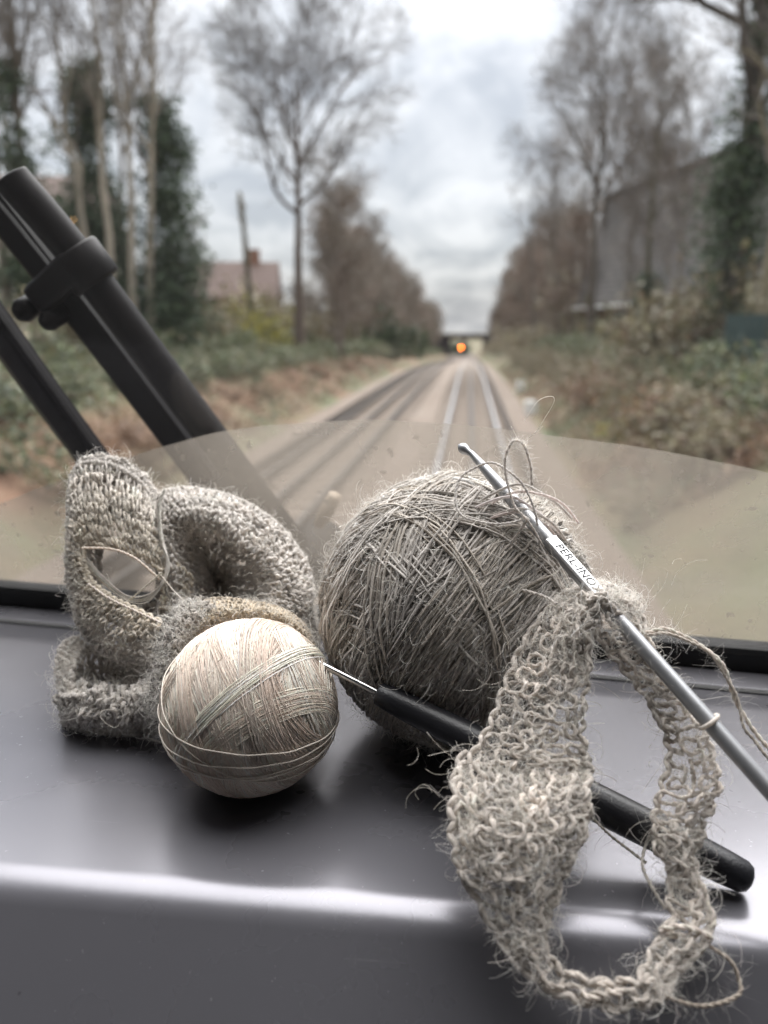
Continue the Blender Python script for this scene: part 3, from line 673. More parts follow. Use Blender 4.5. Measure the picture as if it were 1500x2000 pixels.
def strip(name, d0, d1, z0, z1, m, par, off, rad=.002):
    """bar running along the foot of the windscreen, d = distance out from the seal line"""
    pr = [(d0, z0), (d0, z1-rad), (d0+rad*.3, z1-rad*.3), (d0+rad, z1), (d1-rad, z1), (d1-rad*.3, z1-rad*.3), (d1, z1-rad), (d1, z0)]
    V = np.array([[W0+WX*s+WN*d+np.array([0, 0, z]) for d, z in pr] for s in (-1.22, 1.22)])-off
    n = len(pr); q = [[i, i+1, n+i+1, n+i] for i in range(n-1)]
    return MB().add(V, q).build(name, m, par)
strip('rear_strip', -.0200, 0.0, -.03, 0.0005, M['dash'], dash, dash_off, .0008)
strip('groove_shade', -.0252, -.0202, -.03, .0010, M['rubber'], dash, dash_off, .0008)  # black flush bar drawn as the shade in the groove behind the ledge
ws = tag(empty('windscreen', W0), 'large windscreen pane with a dirty unswept lower part and black rubber seal', 'windscreen')
strip('rubber_seal', .001, .016, -.02, .0135, M['rubber'], ws, W0, .004)
MB().box(WO*.012+WU*.64, (2.05, .006, 1.30), ROTG).build('glass_pane', M['glass'], ws)
def G(x, y, n):
    """point where a pixel's ray meets the plane n metres outside the glass"""
    o = W0+WO*(.012+n); d = ray(x, y); return CAM+d*(((o-CAM) @ WO)/(d @ WO))
top = [(-700, 1260), (-250, 1062), (0, 985), (100, 945), (215, 906), (330, 868), (440, 843), (600, 826), (740, 822), (870, 828), (1000, 840), (1200, 868), (1350, 892), (1500, 926), (1750, 1000), (2200, 1180)]
tp = catmull(np.array(top, float), 70); tp[:, 1] += np.interp(np.arange(70), np.arange(0, 70, 3), rng.normal(size=24)*1.6)
TP = np.array([G(x, y, .0045) for x, y in tp]); BT = []
for p_ in TP:
    s_ = (p_-W0) @ WX; BT.append(W0+WO*.0165+WX*s_+WU*.004)
BT = np.array(BT); n = len(TP); V = np.concatenate([TP, BT])-W0
MB().add(V, [[i, i+1, n+i+1, n+i] for i in range(n-1)]).build('dirt_film', M['dirt'], ws)

WN0 = .05
wip = tag(empty('windscreen_wiper', G(610, 1110, WN0)), 'black windscreen wiper arm with a clamp outside the glass', 'wiper'); wo_ = np.array(wip.location)
def bar(path, wdt, dep, n0, name, m, bev=.25):
    """flat bar along a path on the glass, with chamfered corners"""
    c = catmull(np.array([G(x, y, n0) for x, y in path]), 24); T = np.gradient(c, axis=0); T /= np.linalg.norm(T, axis=1, keepdims=True)
    S = np.cross(T, WO); S /= np.linalg.norm(S, axis=1, keepdims=True)
    b_ = bev; cs = [(-1, -1+b_), (-1+b_, -1), (1-b_, -1), (1, -1+b_), (1, 1-b_), (1-b_, 1), (-1+b_, 1), (-1, 1-b_)]
    V = np.stack([c+S*(a*wdt/2)+WO*(d*dep/2) for a, d in cs], 1)-wo_; idx = np.arange(V.shape[0]*8).reshape(-1, 8)
    Q = np.stack([idx[:-1], np.roll(idx[:-1], -1, 1), np.roll(idx[1:], -1, 1), idx[1:]], -1).reshape(-1, 4)
    tr = [[idx[0][0], idx[0][j], idx[0][j+1]] for j in range(1, 7)]+[[idx[-1][0], idx[-1][j+1], idx[-1][j]] for j in range(1, 7)]
    return MB().add(V, Q, tr).build(name, m, wip)
tpath = [(18, 342), (34, 362), (78, 412), (140, 487), (185, 548), (300, 702), (402, 838), (520, 995), (604, 1106)]
MB().tubes(catmull(np.array([G(x, y, WN0) for x, y in tpath]), 40)-wo_, np.r_[.006, .0095, np.full(38, .0097)], 20, cap=True).build('arm_tube', M['arm'], wip, True)
bar([(-90, 300), (-20, 385), (88, 522), (143, 592), (226, 700), (341, 853), (450, 1000)], .0185, .010, WN0+.004, 'arm_bar', M['arm'])
bar([(-60, 338), (0, 402), (70, 488), (100, 525)], .0015, .004, WN0-.004, 'arm_ridge', M['arm'])
bar([(-160, 425), (0, 646), (90, 772), (185, 900), (330, 1100)], .0215, .012, WN0-.002, 'link_bar', M['arm'], .5)
bar([(-160, 398), (0, 618), (100, 757), (200, 898), (340, 1094)], .0035, .006, WN0-.008, 'link_ridge', M['arm'])
# clamp: a band round the tube and a lug with two bolts
c0 = G(176, 500, WN0); c1 = G(200, 532, WN0); ax = c1-c0; ax /= np.linalg.norm(ax)
MB().lathe([(-.010, .0108), (-.0105, .0128), (-.009, .0138), (.009, .0138), (.0105, .0128), (.0102, .0108)], G(168, 520, WN0)-wo_, ax, 28).build('clamp_band', M['arm'], wip, True)
pa, pb = G(158, 508, WN0-.004), G(78, 584, WN0-.004); ld = pb-pa; ll_ = np.linalg.norm(ld); ld /= ll_
cl = MB(); out2 = np.cross(ld, WO)
cl.box((pa+pb)/2-wo_, (ll_, .017, .02), np.stack([ld, out2, WO], 1)); clo = cl.build('clamp_lug', M['arm'], wip)
mod = clo.modifiers.new('bevel', 'BEVEL'); mod.width = .004; mod.segments = 3
for (x, y, r_) in ((62, 597, .0068), (112, 616, .0062)):
    MB().lathe([(-.008, 0), (-.008, r_*.8), (-.006, r_), (.008, r_), (.011, r_*.8), (.011, r_*.45), (.014, r_*.4), (.014, 0)], G(x, y, WN0-.004)-wo_, -WO, 14).build('bolt', M['arm'], wip, True)
MB().lathe([(-.03, .018), (.012, .018), (.016, .014), (.016, 0)], G(604, 1106, WN0)-wo_, -WO, 20).build('pivot_boss', M['arm'], wip, True)
MB().tubes(np.array([G(x, y, WN0-.006) for x, y in ((622, 1026), (640, 996), (654, 968))])-wo_, [.0038, .0045, .0042], 12, cap=True).build('tan_stick', M['tan'], wip, True)  # short tan stick near the pivot, not a known wiper part

# ---------------------------------------------------------------- yarn and fabric builders
def jit(c, k, s=.1): return np.clip(np.asarray(c)[None]*(1+rng.normal(size=(k, 1))*s)+rng.normal(size=(k, 3))*.012, .02, 1)
def fuzz(mb, pts, nrm, n, ln, wd, col, curl=.6, tang=.7):
    """loose fibres standing off the given surface points"""
    i = rng.integers(0, len(pts), n); p = pts[i]; d = nrm[i]+rng.normal(size=(n, 3))*tang; d /= np.linalg.norm(d, axis=1, keepdims=True)
    l = ln*(.35+rng.random(n)**2*1.5); q = [p]
    for s in range(3):
        d = d+rng.normal(size=(n, 3))*curl*.7; d /= np.linalg.norm(d, axis=1, keepdims=True); q.append(q[-1]+d*(l/3)[:, None])
    mb.ribbons(np.stack(q, 1), wd, jit(col, n, .15))
def curls(mb, pts, nrm, n, r0, wd, col):
    """short curled hairs: arcs of small circles"""
    i = rng.integers(0, len(pts), n); p = pts[i]; a = nrm[i]+rng.normal(size=(n, 3))*.6; a /= np.linalg.norm(a, axis=1, keepdims=True)
    b_ = np.cross(a, rng.normal(size=(n, 3))); b_ /= np.linalg.norm(b_, axis=1, keepdims=True); c_ = np.cross(a, b_)
    r = r0*(.5+1.6*rng.random(n)**2); sw = 1.5+rng.random(n)*4.0; t = np.linspace(0, 1, 9)
    an = t[None]*sw[:, None]; g = (1+.5*t)[None]
    q = p[:, None]+r[:, None, None]*(a[:, None]*(np.sin(an)*g)[..., None]+b_[:, None]*((1-np.cos(an))*g)[..., None]+c_[:, None]*(t*rng.normal(size=(n, 1))*1.2)[..., None])
    T = np.gradient(q, axis=1); S = np.cross(T, c_[:, None]+0*T); S /= np.maximum(np.linalg.norm(S, axis=2, keepdims=True), 1e-12)
    S = S*.7+c_[:, None]*.7
    V = np.stack([q-S*wd/2, q+S*wd/2], 2); idx = np.arange(n*18).reshape(n, 9, 2)
    Q = np.stack([idx[:, :-1, 0], idx[:, :-1, 1], idx[:, 1:, 1], idx[:, 1:, 0]], -1).reshape(-1, 4)
    mb.add(V, Q, None, np.repeat(jit(col, n, .12), 18, 0))
def circles(axes, offs, R, seg, wobble):
    k = len(axes); a = axes/np.linalg.norm(axes, axis=1, keepdims=True)
    r = np.cross(a, rng.normal(size=(k, 3))); r /= np.linalg.norm(r, axis=1, keepdims=True); s = np.cross(a, r)
    t = np.linspace(0, 2*math.pi, seg, endpoint=False); rad = np.sqrt(np.maximum(R**2-offs**2, 1e-9))
    p = a[:, None]*offs[:, None, None]+rad[:, None, None]*(r[:, None]*np.cos(t)[None, :, None]+s[:, None]*np.sin(t)[None, :, None])
    ph = rng.random((k, 6))*6.28
    dr = sum(np.sin(t[None]*f+ph[:, i:i+1]) for i, f in enumerate((2, 5, 12)))*wobble
    da = sum(np.sin(t[None]*f+ph[:, i+3:i+4]) for i, f in enumerate((3, 6, 14)))*wobble
    u = p/np.linalg.norm(p, axis=2, keepdims=True)
    return p+u*dr[:, :, None]+a[:, None]*da[:, :, None]
def ball_windings(center, R, poles, nb, per, spacing, rad, depth, seg, sides, wobble, cols, sq=(1, 1, 1), main=None):
    A, O, Rr, Cc = [], [], [], []
    for i in range(nb):
        pole = np.array(poles[rng.integers(0, len(poles))], float) if rng.random() < .8 else rng.normal(size=3)
        pole = pole/np.linalg.norm(pole)
        ax = np.cross(pole, rng.normal(size=3)); ax /= np.linalg.norm(ax); ax = ax+rng.normal(size=3)*.12; ax /= np.linalg.norm(ax)
        d0 = rng.normal()*.10*R
        if rng.random() < .3: d0 = rng.uniform(-.8, .8)*R
        if main is not None and rng.random() < .62 and i > nb*.25:
            ax = np.array(main, float)/np.linalg.norm(main)+rng.normal(size=3)*.14; ax /= np.linalg.norm(ax); d0 = rng.uniform(-.9, .9)*R
        c = np.array(cols[rng.integers(0, len(cols))])*(1+rng.normal()*.07)
        n = max(3, int(per*(.6+.8*rng.random())))
        for j in range(n):
            A.append(ax+rng.normal(size=3)*.010); O.append(np.clip(d0+(j-n/2)*spacing*(1+rng.normal()*.08), -.93*R, .93*R))
            Rr.append(R-depth*(1-i/nb)-abs(j-n/2)/n*rad*.8); Cc.append(c*(1+rng.normal()*.10))
    A, O, Rr, Cc = map(np.array, (A, O, Rr, Cc))
    return circles(A, O, Rr, seg, wobble)*np.array(sq)+0, np.clip(Cc, .03, 1)

class Patch:
    """smooth surface through a grid of control points"""
    def __init__(s, grid, n=90):
        g = np.asarray(grid, float); s.n = n; s.S = np.moveaxis(catmull(np.moveaxis(catmull(g, n), 1, 0), n), 0, 1)
        du = np.gradient(s.S, axis=1); dv = np.gradient(s.S, axis=0); nr = np.cross(du, dv); s.N = nr/np.maximum(np.linalg.norm(nr, axis=2, keepdims=True), 1e-9)
        s.lu = np.linalg.norm(du, axis=2).sum(1).mean(); s.lv = np.linalg.norm(dv, axis=2).sum(0).mean()
    def at(s, u, v, A=None):
        A = s.S if A is None else A
        x = np.clip(u, 0, 1)*(s.n-1); y = np.clip(v, 0, 1)*(s.n-1); i = np.minimum(x.astype(int), s.n-2); j = np.minimum(y.astype(int), s.n-2)
        a = (x-i)[..., None]; b = (y-j)[..., None]
        return A[j, i]*(1-a)*(1-b)+A[j, i+1]*a*(1-b)+A[j+1, i]*(1-a)*b+A[j+1, i+1]*a*b
def knit(mb, fz, patch, pu, pv, rad, col0, col1, fuzz_n, fuzz_len, fcol, messy=.12, seg=9, hump=1.0, edge=True, fw=.00014):
    """rows of interlocked yarn loops laid over the patch; colour runs col0 -> col1 across the rows"""
    messy *= 1.7; fuzz_n = int(fuzz_n*1.6)
    nc = max(3, int(patch.lu/pu)); nr = max(2, int(round(patch.lv/pv)))
    t = np.linspace(0, nc, nc*seg+1)
    for r in range(nr):
        ph = rng.random()*.3
        lj = np.interp(t, np.arange(nc+1), rng.normal(size=nc+1)*messy); lh = np.interp(t, np.arange(nc+1), rng.normal(size=nc+1)*messy)
        u = (t+.20*np.sin(4*math.pi*(t+ph))+lj*.5)/nc
        v = (r+.5+(.62+lh*.6)*np.cos(2*math.pi*(t+ph))+lj*.5)/nr
        h = (.75*np.cos(4*math.pi*(t+ph))+lh*1.6)*rad*hump
        p = patch.at(u, v)+patch.at(u, v, patch.N)*h[:, None]+wob(1, len(t), rad*.45, nc*2)[0]
        if fz is not None and fuzz_n:
            Tn = np.gradient(p, axis=0); Tn /= np.maximum(np.linalg.norm(Tn, axis=1, keepdims=True), 1e-9)
            fuzz(fz, p, Tn+patch.at(u, v, patch.N)*.35, int(nc*7), fuzz_len*.7, fw, fcol, .45, .35)
        f = (r+.5)/nr; c = np.array(col0)*(1-f)+np.array(col1)*f
        cc = c[None]*(1+np.interp(t, np.arange(nc+1), rng.normal(size=nc+1)*.10))[:, None]
        rd = rad*(1+np.interp(t, np.arange(0, nc+1, .5), rng.normal(size=2*nc+2)*.13))
        Tn = np.gradient(p, axis=0); Tn /= np.maximum(np.linalg.norm(Tn, axis=1, keepdims=True), 1e-9)
        fa = np.cross(Tn, patch.at(u, v, patch.N)); fa /= np.maximum(np.linalg.norm(fa, axis=1, keepdims=True), 1e-9); fb = np.cross(Tn, fa)
        sl = np.concatenate([[0], np.cumsum(np.linalg.norm(np.diff(p, axis=0), axis=1))])
        for k in range(2):
            an = sl/(rad*7)*2*math.pi+k*math.pi; pk = p+(fa*np.cos(an)[:, None]+fb*np.sin(an)[:, None])*(rd*.48)[:, None]
            mb.tubes(pk[None], (rd*.62)[None], 4, col=np.clip(cc*(1+rng.normal()*.08), .03, 1)[None])
    if edge:
        for v0 in (0.0, 1.0):
            t = np.linspace(0, nc, nc*8+1)
            for s_ in (-1, 1):
                u = t/nc; p = patch.at(u, np.full_like(u, v0)); nn_ = patch.at(u, np.full_like(u, v0), patch.N)
                dv = patch.at(u, np.full_like(u, min(1, max(0, v0+.02))))-patch.at(u, np.full_like(u, max(0, v0-.02))); dv /= np.maximum(np.linalg.norm(dv, axis=1, keepdims=True), 1e-9)
                p = p+(nn_*np.sin(t*math.pi*2*s_)[:, None]+dv*np.cos(t*math.pi*2*s_)[:, None])*rad*.9
                mb.tubes(p[None], rad*.9, 5, col=np.array(col0 if v0 == 0 else col1))
    if fz is not None and fuzz_n:
        u, v = rng.random(fuzz_n*2), rng.random(fuzz_n*2); p = patch.at(u, v); nr_ = patch.at(u, v, patch.N)*np.where(rng.random(len(u)) < .5, 1, -1)[:, None]
        fuzz(fz, p+nr_*rad*.8, nr_, fuzz_n, fuzz_len, fw, fcol)
        curls(fz, p+nr_*rad*.9, nr_, int(fuzz_n*.45), .0016, .00013, fcol)
def yarn(mb, pts, rad, col, n=60, ply=2, fz=None, fn=0, fl=.004, fcol=(.7, .66, .6), w=0.0):
    """one loose yarn: plies twisted round a smooth path"""
    c = catmull(np.asarray(pts, float), n)+(wob(1, n, w, max(4, n//8))[0] if w else 0)
    T = np.gradient(c, axis=0); T /= np.linalg.norm(T, axis=1, keepdims=True); a = np.cross(T, [0.3, .2, 1]); a /= np.linalg.norm(a, axis=1, keepdims=True); b_ = np.cross(T, a)
    s = np.concatenate([[0], np.cumsum(np.linalg.norm(np.diff(c, axis=0), axis=1))])
    for k in range(ply):
        ph = s/(rad*7)*2*math.pi+k*2*math.pi/ply; off = (a*np.cos(ph)[:, None]+b_*np.sin(ph)[:, None])*rad*(.45 if ply > 1 else 0)
        mb.tubes((c+off)[None], rad*(.62 if ply > 1 else 1), 5, col=jit(col, 1, .05), cap=True)
    if fz is not None and fn: fuzz(fz, c, a*np.sign(rng.normal(size=(len(c), 1))), fn, fl, .00007, fcol, .7, 1.2)
def at(parent_loc, mb):
    L_ = np.array(parent_loc); mb.v = [v-L_ for v in mb.v]; return mb
LIN = (.68, .64, .60); LIN2 = (.84, .80, .76); LIN3 = (.46, .425, .37); CREAM = (.86, .79, .68); ECRU = (.86, .80, .70); FZ = (.90, .87, .82)

# ---------------------------------------------------------------- cotton thread ball
CB, CR = np.array([-.0800, .2622, DZ+.0333]), .0336
cb = tag(empty('thread_ball', (CB[0], CB[1], DZ)), 'smooth cream ball of crochet cotton with a few loose threads round its middle', 'thread ball'); cbl = np.array(cb.location)
t_, v_ = np.meshgrid(np.linspace(0, 2*math.pi, 49)[:-1], np.linspace(0, math.pi, 25)); V = np.stack([np.sin(v_)*np.cos(t_), np.sin(v_)*np.sin(t_), np.cos(v_)], -1)*(CR-.0014)
idx = np.arange(V.shape[0]*48).reshape(-1, 48); QS = np.stack([idx[:-1], np.roll(idx[:-1], -1, 1), np.roll(idx[1:], -1, 1), idx[1:]], -1).reshape(-1, 4)
SPH = V.reshape(-1, 3)/(CR-.0014)
MB().add(SPH*(CR-.0014)*[1, 1, .985]+CB-cbl, QS, col=(.90, .81, .74)).build('core', M['cotton'], cb, True)
pole = P(612, 1212, .285)-CB; pole2 = P(470, 1215, .30)-CB
pp, cc = ball_windings(CB, CR, [pole, pole, pole2, pole+np.array([0, .03, 0])], 70, 24, .00026, .00014, .0013, 44, 3, .00007, [(.96, .845, .75), (.97, .865, .775), (.94, .81, .71), (.96, .85, .755)], (1, 1, .985), RT*.92+UP*.30-FW*.08)
tag(at(cbl, MB().tubes(pp+CB, .00016, 3, True, cc)).build('thread_windings', M['cotton'], cb, True), kind='stuff')
for (dz, tx_, ty_, ex) in ((.0000, .10, .06, .0005), (-.0035, .03, -.02, .0006), (-.0075, .055, -.05, .0005), (-.010, -.04, .03, .0004), (.004, .5, -.35, .0004)):
    axd = np.array([[tx_, ty_, 1.0]]); q = circles(axd, np.array([dz-.002]), CR+ex, 90, .00012)
    MB().tubes(q+CB-cbl, .00026, 5, True, col=(.88, .82, .74)).build('loose_thread', M['cotton'], cb, True)
q = catmull(np.array([P(418, 1262, .262), P(428, 1272, .2605), P(434, 1284, .260), P(426, 1292, .260)]), 14)
MB().tubes(q[None]-cbl, .0002, 4, col=(.75, .66, .56)).build('thread_end', M['cotton'], cb, True)

# ---------------------------------------------------------------- linen yarn ball
LB, LR = np.array([-.0032, .3125, DZ+.0572]), .0578
lb = tag(empty('yarn_ball', (LB[0], LB[1], DZ)), 'large fuzzy grey linen yarn ball', 'yarn ball'); lbl = np.array(lb.location)
MB().add(SPH*(LR-.003)+LB-lbl, QS, col=LIN).build('core', M['yarn'], lb, True)
pl1 = P(752, 985, .30)-LB; pl2 = P(1010, 985, .31)-LB; pl3 = np.array([-.3, .2, -1.0])
pp, cc = ball_windings(LB, LR, [pl1, pl1, pl1, pl2, pl3], 94, 15, .00090, .0006, .0046, 60, 4, .00042, [LIN, LIN2, LIN2, (.62, .57, .51), LIN], main=RT*.78-UP*.5-FW*.30)
tag(at(lbl, MB().tubes(pp+LB, .00053*(1+.15*rng.normal(size=len(pp))), 3, True, cc)).build('yarn_windings', M['yarn'], lb, True), kind='stuff')
fz = MB(); n = 40000; i = rng.integers(0, len(pp), n); j = rng.integers(0, 60, n); base = pp[i, j]; tg = pp[i, (j+1) % 60]-base; tg /= np.linalg.norm(tg, axis=1, keepdims=True)
ok = np.linalg.norm(base, axis=1) > LR-.0022; base, tg = base[ok], tg[ok]
nr = base/np.linalg.norm(base, axis=1, keepdims=True)
sgn = np.sign(rng.normal(size=(len(tg), 1)))
fuzz(fz, base+LB, nr*.22+tg*sgn, 12000, .0062, .00009, FZ, .75, .35)
fuzz(fz, base+LB, nr*.8+tg*sgn*.8, 5000, .0070, .00010, FZ, .6, .4)
curls(fz, base+LB+nr*.0006, nr+tg*sgn*.6, 3500, .0018, .00012, FZ)
tag(at(lbl, fz).build('fibres', M['fuzz'], lb), kind='stuff')
# loose yarn looping over the top of the ball
fz = MB(); ym = MB()
yarn(ym, PS([(1052, 1062, .281), (1046, 1000, .278), (1022, 945, .279), (985, 913, .283), (948, 905, .288), (912, 922, .290), (892, 955, .289), (893, 988, .286), (915, 1015, .283), (960, 1022, .281), (1005, 1018, .278), (1030, 1012, .276)]), .00052, LIN2, 110, 2, fz, 380, .003, FZ, .0003)
yarn(ym, PS([(1038, 945, .280), (1034, 905, .279), (1022, 868, .279), (1002, 862, .279), (988, 890, .279), (986, 930, .279), (1000, 978, .278), (1026, 1012, .275), (1060, 1062, .276), (1090, 1105, .275)]), .00050, LIN2, 100, 2, fz, 700, .003, FZ, .0003)
yarn(ym, PS([(1032, 1012, .275), (1000, 1060, .279), (965, 1102, .283), (958, 1120, .283), (972, 1134, .282), (1010, 1150, .278), (1055, 1166, .272), (1090, 1180, .268)]), .00060, LIN2, 80, 2, fz, 360, .003, FZ, .0003)
for k in range(7):                         # strands lying over the hook near its tip
    y0 = 948+k*15+rng.normal()*6; dx = rng.normal()*22
    yarn(ym, PS([(880+dx, y0+48, .300), (930+dx, y0+14, .291), (978+dx, y0-2, .2835), (1020+dx, y0+2, .2835), (1062+dx, y0+24, .290), (1092+dx, y0+62, .300)]), .00055, LIN2 if k % 3 else LIN, 40, 1, fz, 60, .006, FZ, .0006)
at(lbl, ym).build('loose_yarn', M['yarn'], lb, True)
for pts in ([(1022, 862, .279), (1045, 845, .279), (1065, 815, .279), (1082, 785, .279), (1077, 774, .279), (1052, 782, .279), (1030, 812, .279), (1024, 822, .279)],
            [(988, 880, .279), (972, 870, .278), (966, 888, .278), (980, 898, .278), (996, 884, .278), (1020, 872, .278), (1045, 870, .278)], [(1015, 866, .279), (1005, 845, .28), (998, 832, .28)], [(1030, 858, .279), (1052, 840, .279), (1060, 832, .279)]):
    fz.tubes(catmull(PS(pts), 30)[None], .00009, 4, col=FZ)
fuzz(fz, catmull(PS([(990, 885, .279), (1005, 862, .279), (1025, 866, .279), (1036, 905, .279), (1038, 945, .28)]), 60), rng.normal(size=(60, 3)), 320, .003, .00008, FZ, .7, 1)
tag(at(lbl, fz).build('loose_fibres', M['fuzz'], lb), kind='stuff')

# ---------------------------------------------------------------- crocheted piece behind the thread ball
kp_loc = D(230, 1430); kp = tag(empty('crocheted_bonnet', kp_loc), 'crumpled crocheted piece in cream cotton and grey linen with an eye-shaped hole', 'crochet')
kf, kz = MB(), MB()
inner = [(318, 1116, .345), (272, 1086, .345), (218, 1070, .344), (172, 1062, .343), (163, 1092, .342), (178, 1132, .340), (212, 1163, .338), (258, 1186, .335), (318, 1216, .330)]
outer = [(302, 985, .362), (268, 938, .362), (205, 906, .360), (146, 922, .357), (134, 1050, .352), (138, 1140, .349), (158, 1225, .345), (218, 1282, .338), (335, 1300, .328)]
io, ot = PS(inner), PS(outer)
knit(kf, kz, Patch([io*(1-f)+ot*f+np.array([0, -.004, .001])*math.sin(f*math.pi) for f in (0, .33, .66, 1)]), .0044, .0040, .00082, CREAM, LIN2, 1100, .005, (.92, .88, .80), .16, seg=12, hump=1.5)
# fringe of the flap: a rolled-over back edge
ot2 = ot+np.array([0, .012, -.010]); knit(kf, kz, Patch([ot, ot+np.array([0, .005, .002]), ot2, ot2+np.array([.004, .004, -.02])])
     , .0044, .0040, .0010, LIN2, LIN, 900, .005, FZ)
# bowl-shaped fold
v0 = [(330, 1262, .385), (322, 1150, .395), (322, 1010, .40), (366, 985, .41), (450, 1000, .415), (540, 1050, .41), (590, 1130, .40), (580, 1225, .385), (520, 1270, .375)]
v1 = [(318, 1235, .355), (312, 1130, .362), (306, 985, .372), (352, 958, .380), (450, 972, .384), (540, 1026, .380), (600, 1112, .368), (598, 1190, .352), (530, 1222, .340)]
v2 = [(330, 1228, .350), (326, 1130, .354), (325, 1000, .360), (368, 975, .364), (447, 992, .364), (528, 1044, .358), (580, 1116, .350), (584, 1182, .342), (525, 1212, .337)]
v3 = [(352, 1218, .350), (348, 1130, .353), (345, 1030, .357), (385, 1010, .356), (445, 1030, .352), (502, 1078, .347), (538, 1126, .343), (540, 1176, .339), (512, 1202, .336)]
v4 = [(385, 1205, .364), (380, 1135, .370), (378, 1070, .374), (400, 1052, .376), (438, 1066, .372), (470, 1104, .366), (486, 1140, .362), (488, 1175, .354), (475, 1195, .346)]
v5 = [(420, 1190, .376), (420, 1160, .388), (420, 1145, .396), (422, 1140, .40), (425, 1140, .402), (428, 1145, .40), (430, 1155, .392), (430, 1170, .382), (428, 1185, .372)]
knit(kf, kz, Patch([PS(v1), PS(v2), PS(v3), PS(v4), PS(v5)]), .0050, .0044, .00096, LIN2, LIN2, 2000, .005, FZ, .20, seg=12, hump=1.6)
knit(kf, kz, Patch([PS(v1), PS(v0)]), .0048, .0042, .0011, LIN2, LIN, 900, .005, FZ, .18)
# left inner wall of the bowl, cream with small holes
knit(kf, kz, Patch([PS([(312, 1075, .3535), (345, 1100, .3545), (378, 1130, .358)]), PS([(312, 1130, .352), (345, 1145, .3535), (375, 1165, .357)]), PS([(312, 1185, .349), (345, 1195, .350), (370, 1205, .352)])]), .0032, .0030, .00075, CREAM, CREAM, 200, .004, FZ)
# lower fold lying on the dashboard, edge rolled forward
g1 = [(118, 1262, .352), (165, 1262, .350), (230, 1290, .342), (300, 1305, .333), (345, 1290, .326)]
g2 = [(116, 1310, .350), (160, 1315, .352), (225, 1330, .349), (290, 1330, .340), (335, 1320, .330)]
g3 = [(112, 1350, .335), (150, 1352, .330), (215, 1358, .325), (280, 1345, .322), (325, 1325, .320)]
g4 = [(118, 1385, .334), (150, 1392, .326), (215, 1398, .322), (285, 1385, .320), (330, 1360, .318)]
g5 = [(125, 1405, .345), (152, 1420, .338), (215, 1430, .334), (285, 1430, .332), (335, 1425, .330)]
knit(kf, kz, Patch([PS(g1), PS(g2), PS(g3), PS(g4), PS(g5)]), .0052, .0046, .0012, LIN2, LIN, 1700, .0055, FZ, .2, seg=12, hump=1.5)
knit(kf, kz, Patch([PS([(118, 1345, .336), (112, 1300, .338), (122, 1262, .343), (150, 1245, .348)]), PS([(140, 1360, .332), (140, 1320, .334), (150, 1282, .341), (170, 1262, .348)])]), .0040, .0034, .001, LIN, LIN2, 500, .005, FZ, .2)
# gathered grey fold running down beside the thread ball
knit(kf, kz, Patch([PS([(372, 1172, .326), (325, 1215, .322), (308, 1290, .316), (298, 1360, .315), (300, 1425, .322)]), PS([(410, 1180, .322), (352, 1222, .312), (332, 1300, .306), (322, 1370, .306), (328, 1440, .316)]),
                    PS([(430, 1205, .326), (372, 1250, .320), (350, 1330, .316), (340, 1400, .316), (345, 1450, .322)])]), .0038, .0034, .0009, (.34, .315, .29), LIN, 1400, .006, FZ, .22)
# scalloped cream edging over the top of the thread ball
knit(kf, kz, Patch([PS([(362, 1195, .330), (420, 1170, .332), (500, 1178, .334), (560, 1195, .333), (600, 1232, .330), (618, 1275, .326)]), PS([(372, 1232, .318), (425, 1200, .318), (498, 1195, .318), (556, 1210, .318), (594, 1245, .318), (612, 1290, .318)]),
                    PS([(395, 1262, .324), (440, 1225, .326), (500, 1215, .328), (550, 1228, .328), (585, 1260, .326), (600, 1300, .324)])]), .0026, .0026, .00062, (.60, .52, .41), (.74, .62, .45), 700, .0035, FZ)
# the piece's back, under the bowl
knit(kf, kz, Patch([PS([(240, 1200, .372), (300, 1180, .366), (350, 1185, .36)]), PS([(232, 1260, .366), (300, 1250, .36), (350, 1240, .352)]), PS([(236, 1330, .358), (300, 1330, .352), (350, 1320, .345)])]), .0038, .0034, .0009, LIN, LIN, 400, .005, FZ, .2)
knit(kf, kz, Patch([PS([(540, 1195, .350), (600, 1160, .362), (622, 1230, .352)]), PS([(560, 1250, .345), (600, 1250, .350), (622, 1290, .348)]), PS([(570, 1310, .345), (600, 1320, .345), (615, 1330, .345)])]), .0038, .0034, .0009, LIN, LIN2, 500, .005, FZ, .2)
tag(at(kp_loc, kf).build('stitched_fabric', M['yarn'], kp, True), kind='stuff')
lt = MB()
for k in range(5):
    o_ = rng.normal(size=2)*3
    yarn(lt, PS([(318+o_[0], 955+k*2, .352), (306+k*2, 990, .350), (312+o_[0], 1050, .347), (326+k, 1100, .343), (318+o_[1], 1140, .341), (288, 1163+k*3, .340), (245, 1158+k*3+o_[0], .340), (195, 1120+k*4, .341), (165, 1088+k*3, .343)]), .00030, (.80, .77, .72), 70, 1, kz, 20, .004, FZ, .0002)
yarn(lt, PS([(322, 955, .352), (312, 985, .350), (316, 1060, .345)]), .0006, (.82, .79, .74), 30, 2, kz, 60, .004, FZ)
yarn(lt, PS([(316, 1118, .339), (285, 1145, .338), (255, 1170, .338), (236, 1188, .338)]), .00045, ECRU, 30, 2)
yarn(lt, PS([(310, 1118, .340), (340, 1155, .338), (375, 1190, .335)]), .0004, ECRU, 30, 2)
yarn(lt, PS([(160, 1070, .338), (215, 1072, .339), (260, 1088, .340), (300, 1120, .340), (312, 1132, .340)]), .0006, ECRU, 50, 2)
yarn(lt, PS([(172, 1140, .335), (212, 1168, .333), (258, 1190, .330), (318, 1218, .325)]), .0006, ECRU, 50, 2)
tag(at(kp_loc, lt).build('loose_threads', M['cotton'], kp, True), kind='stuff')
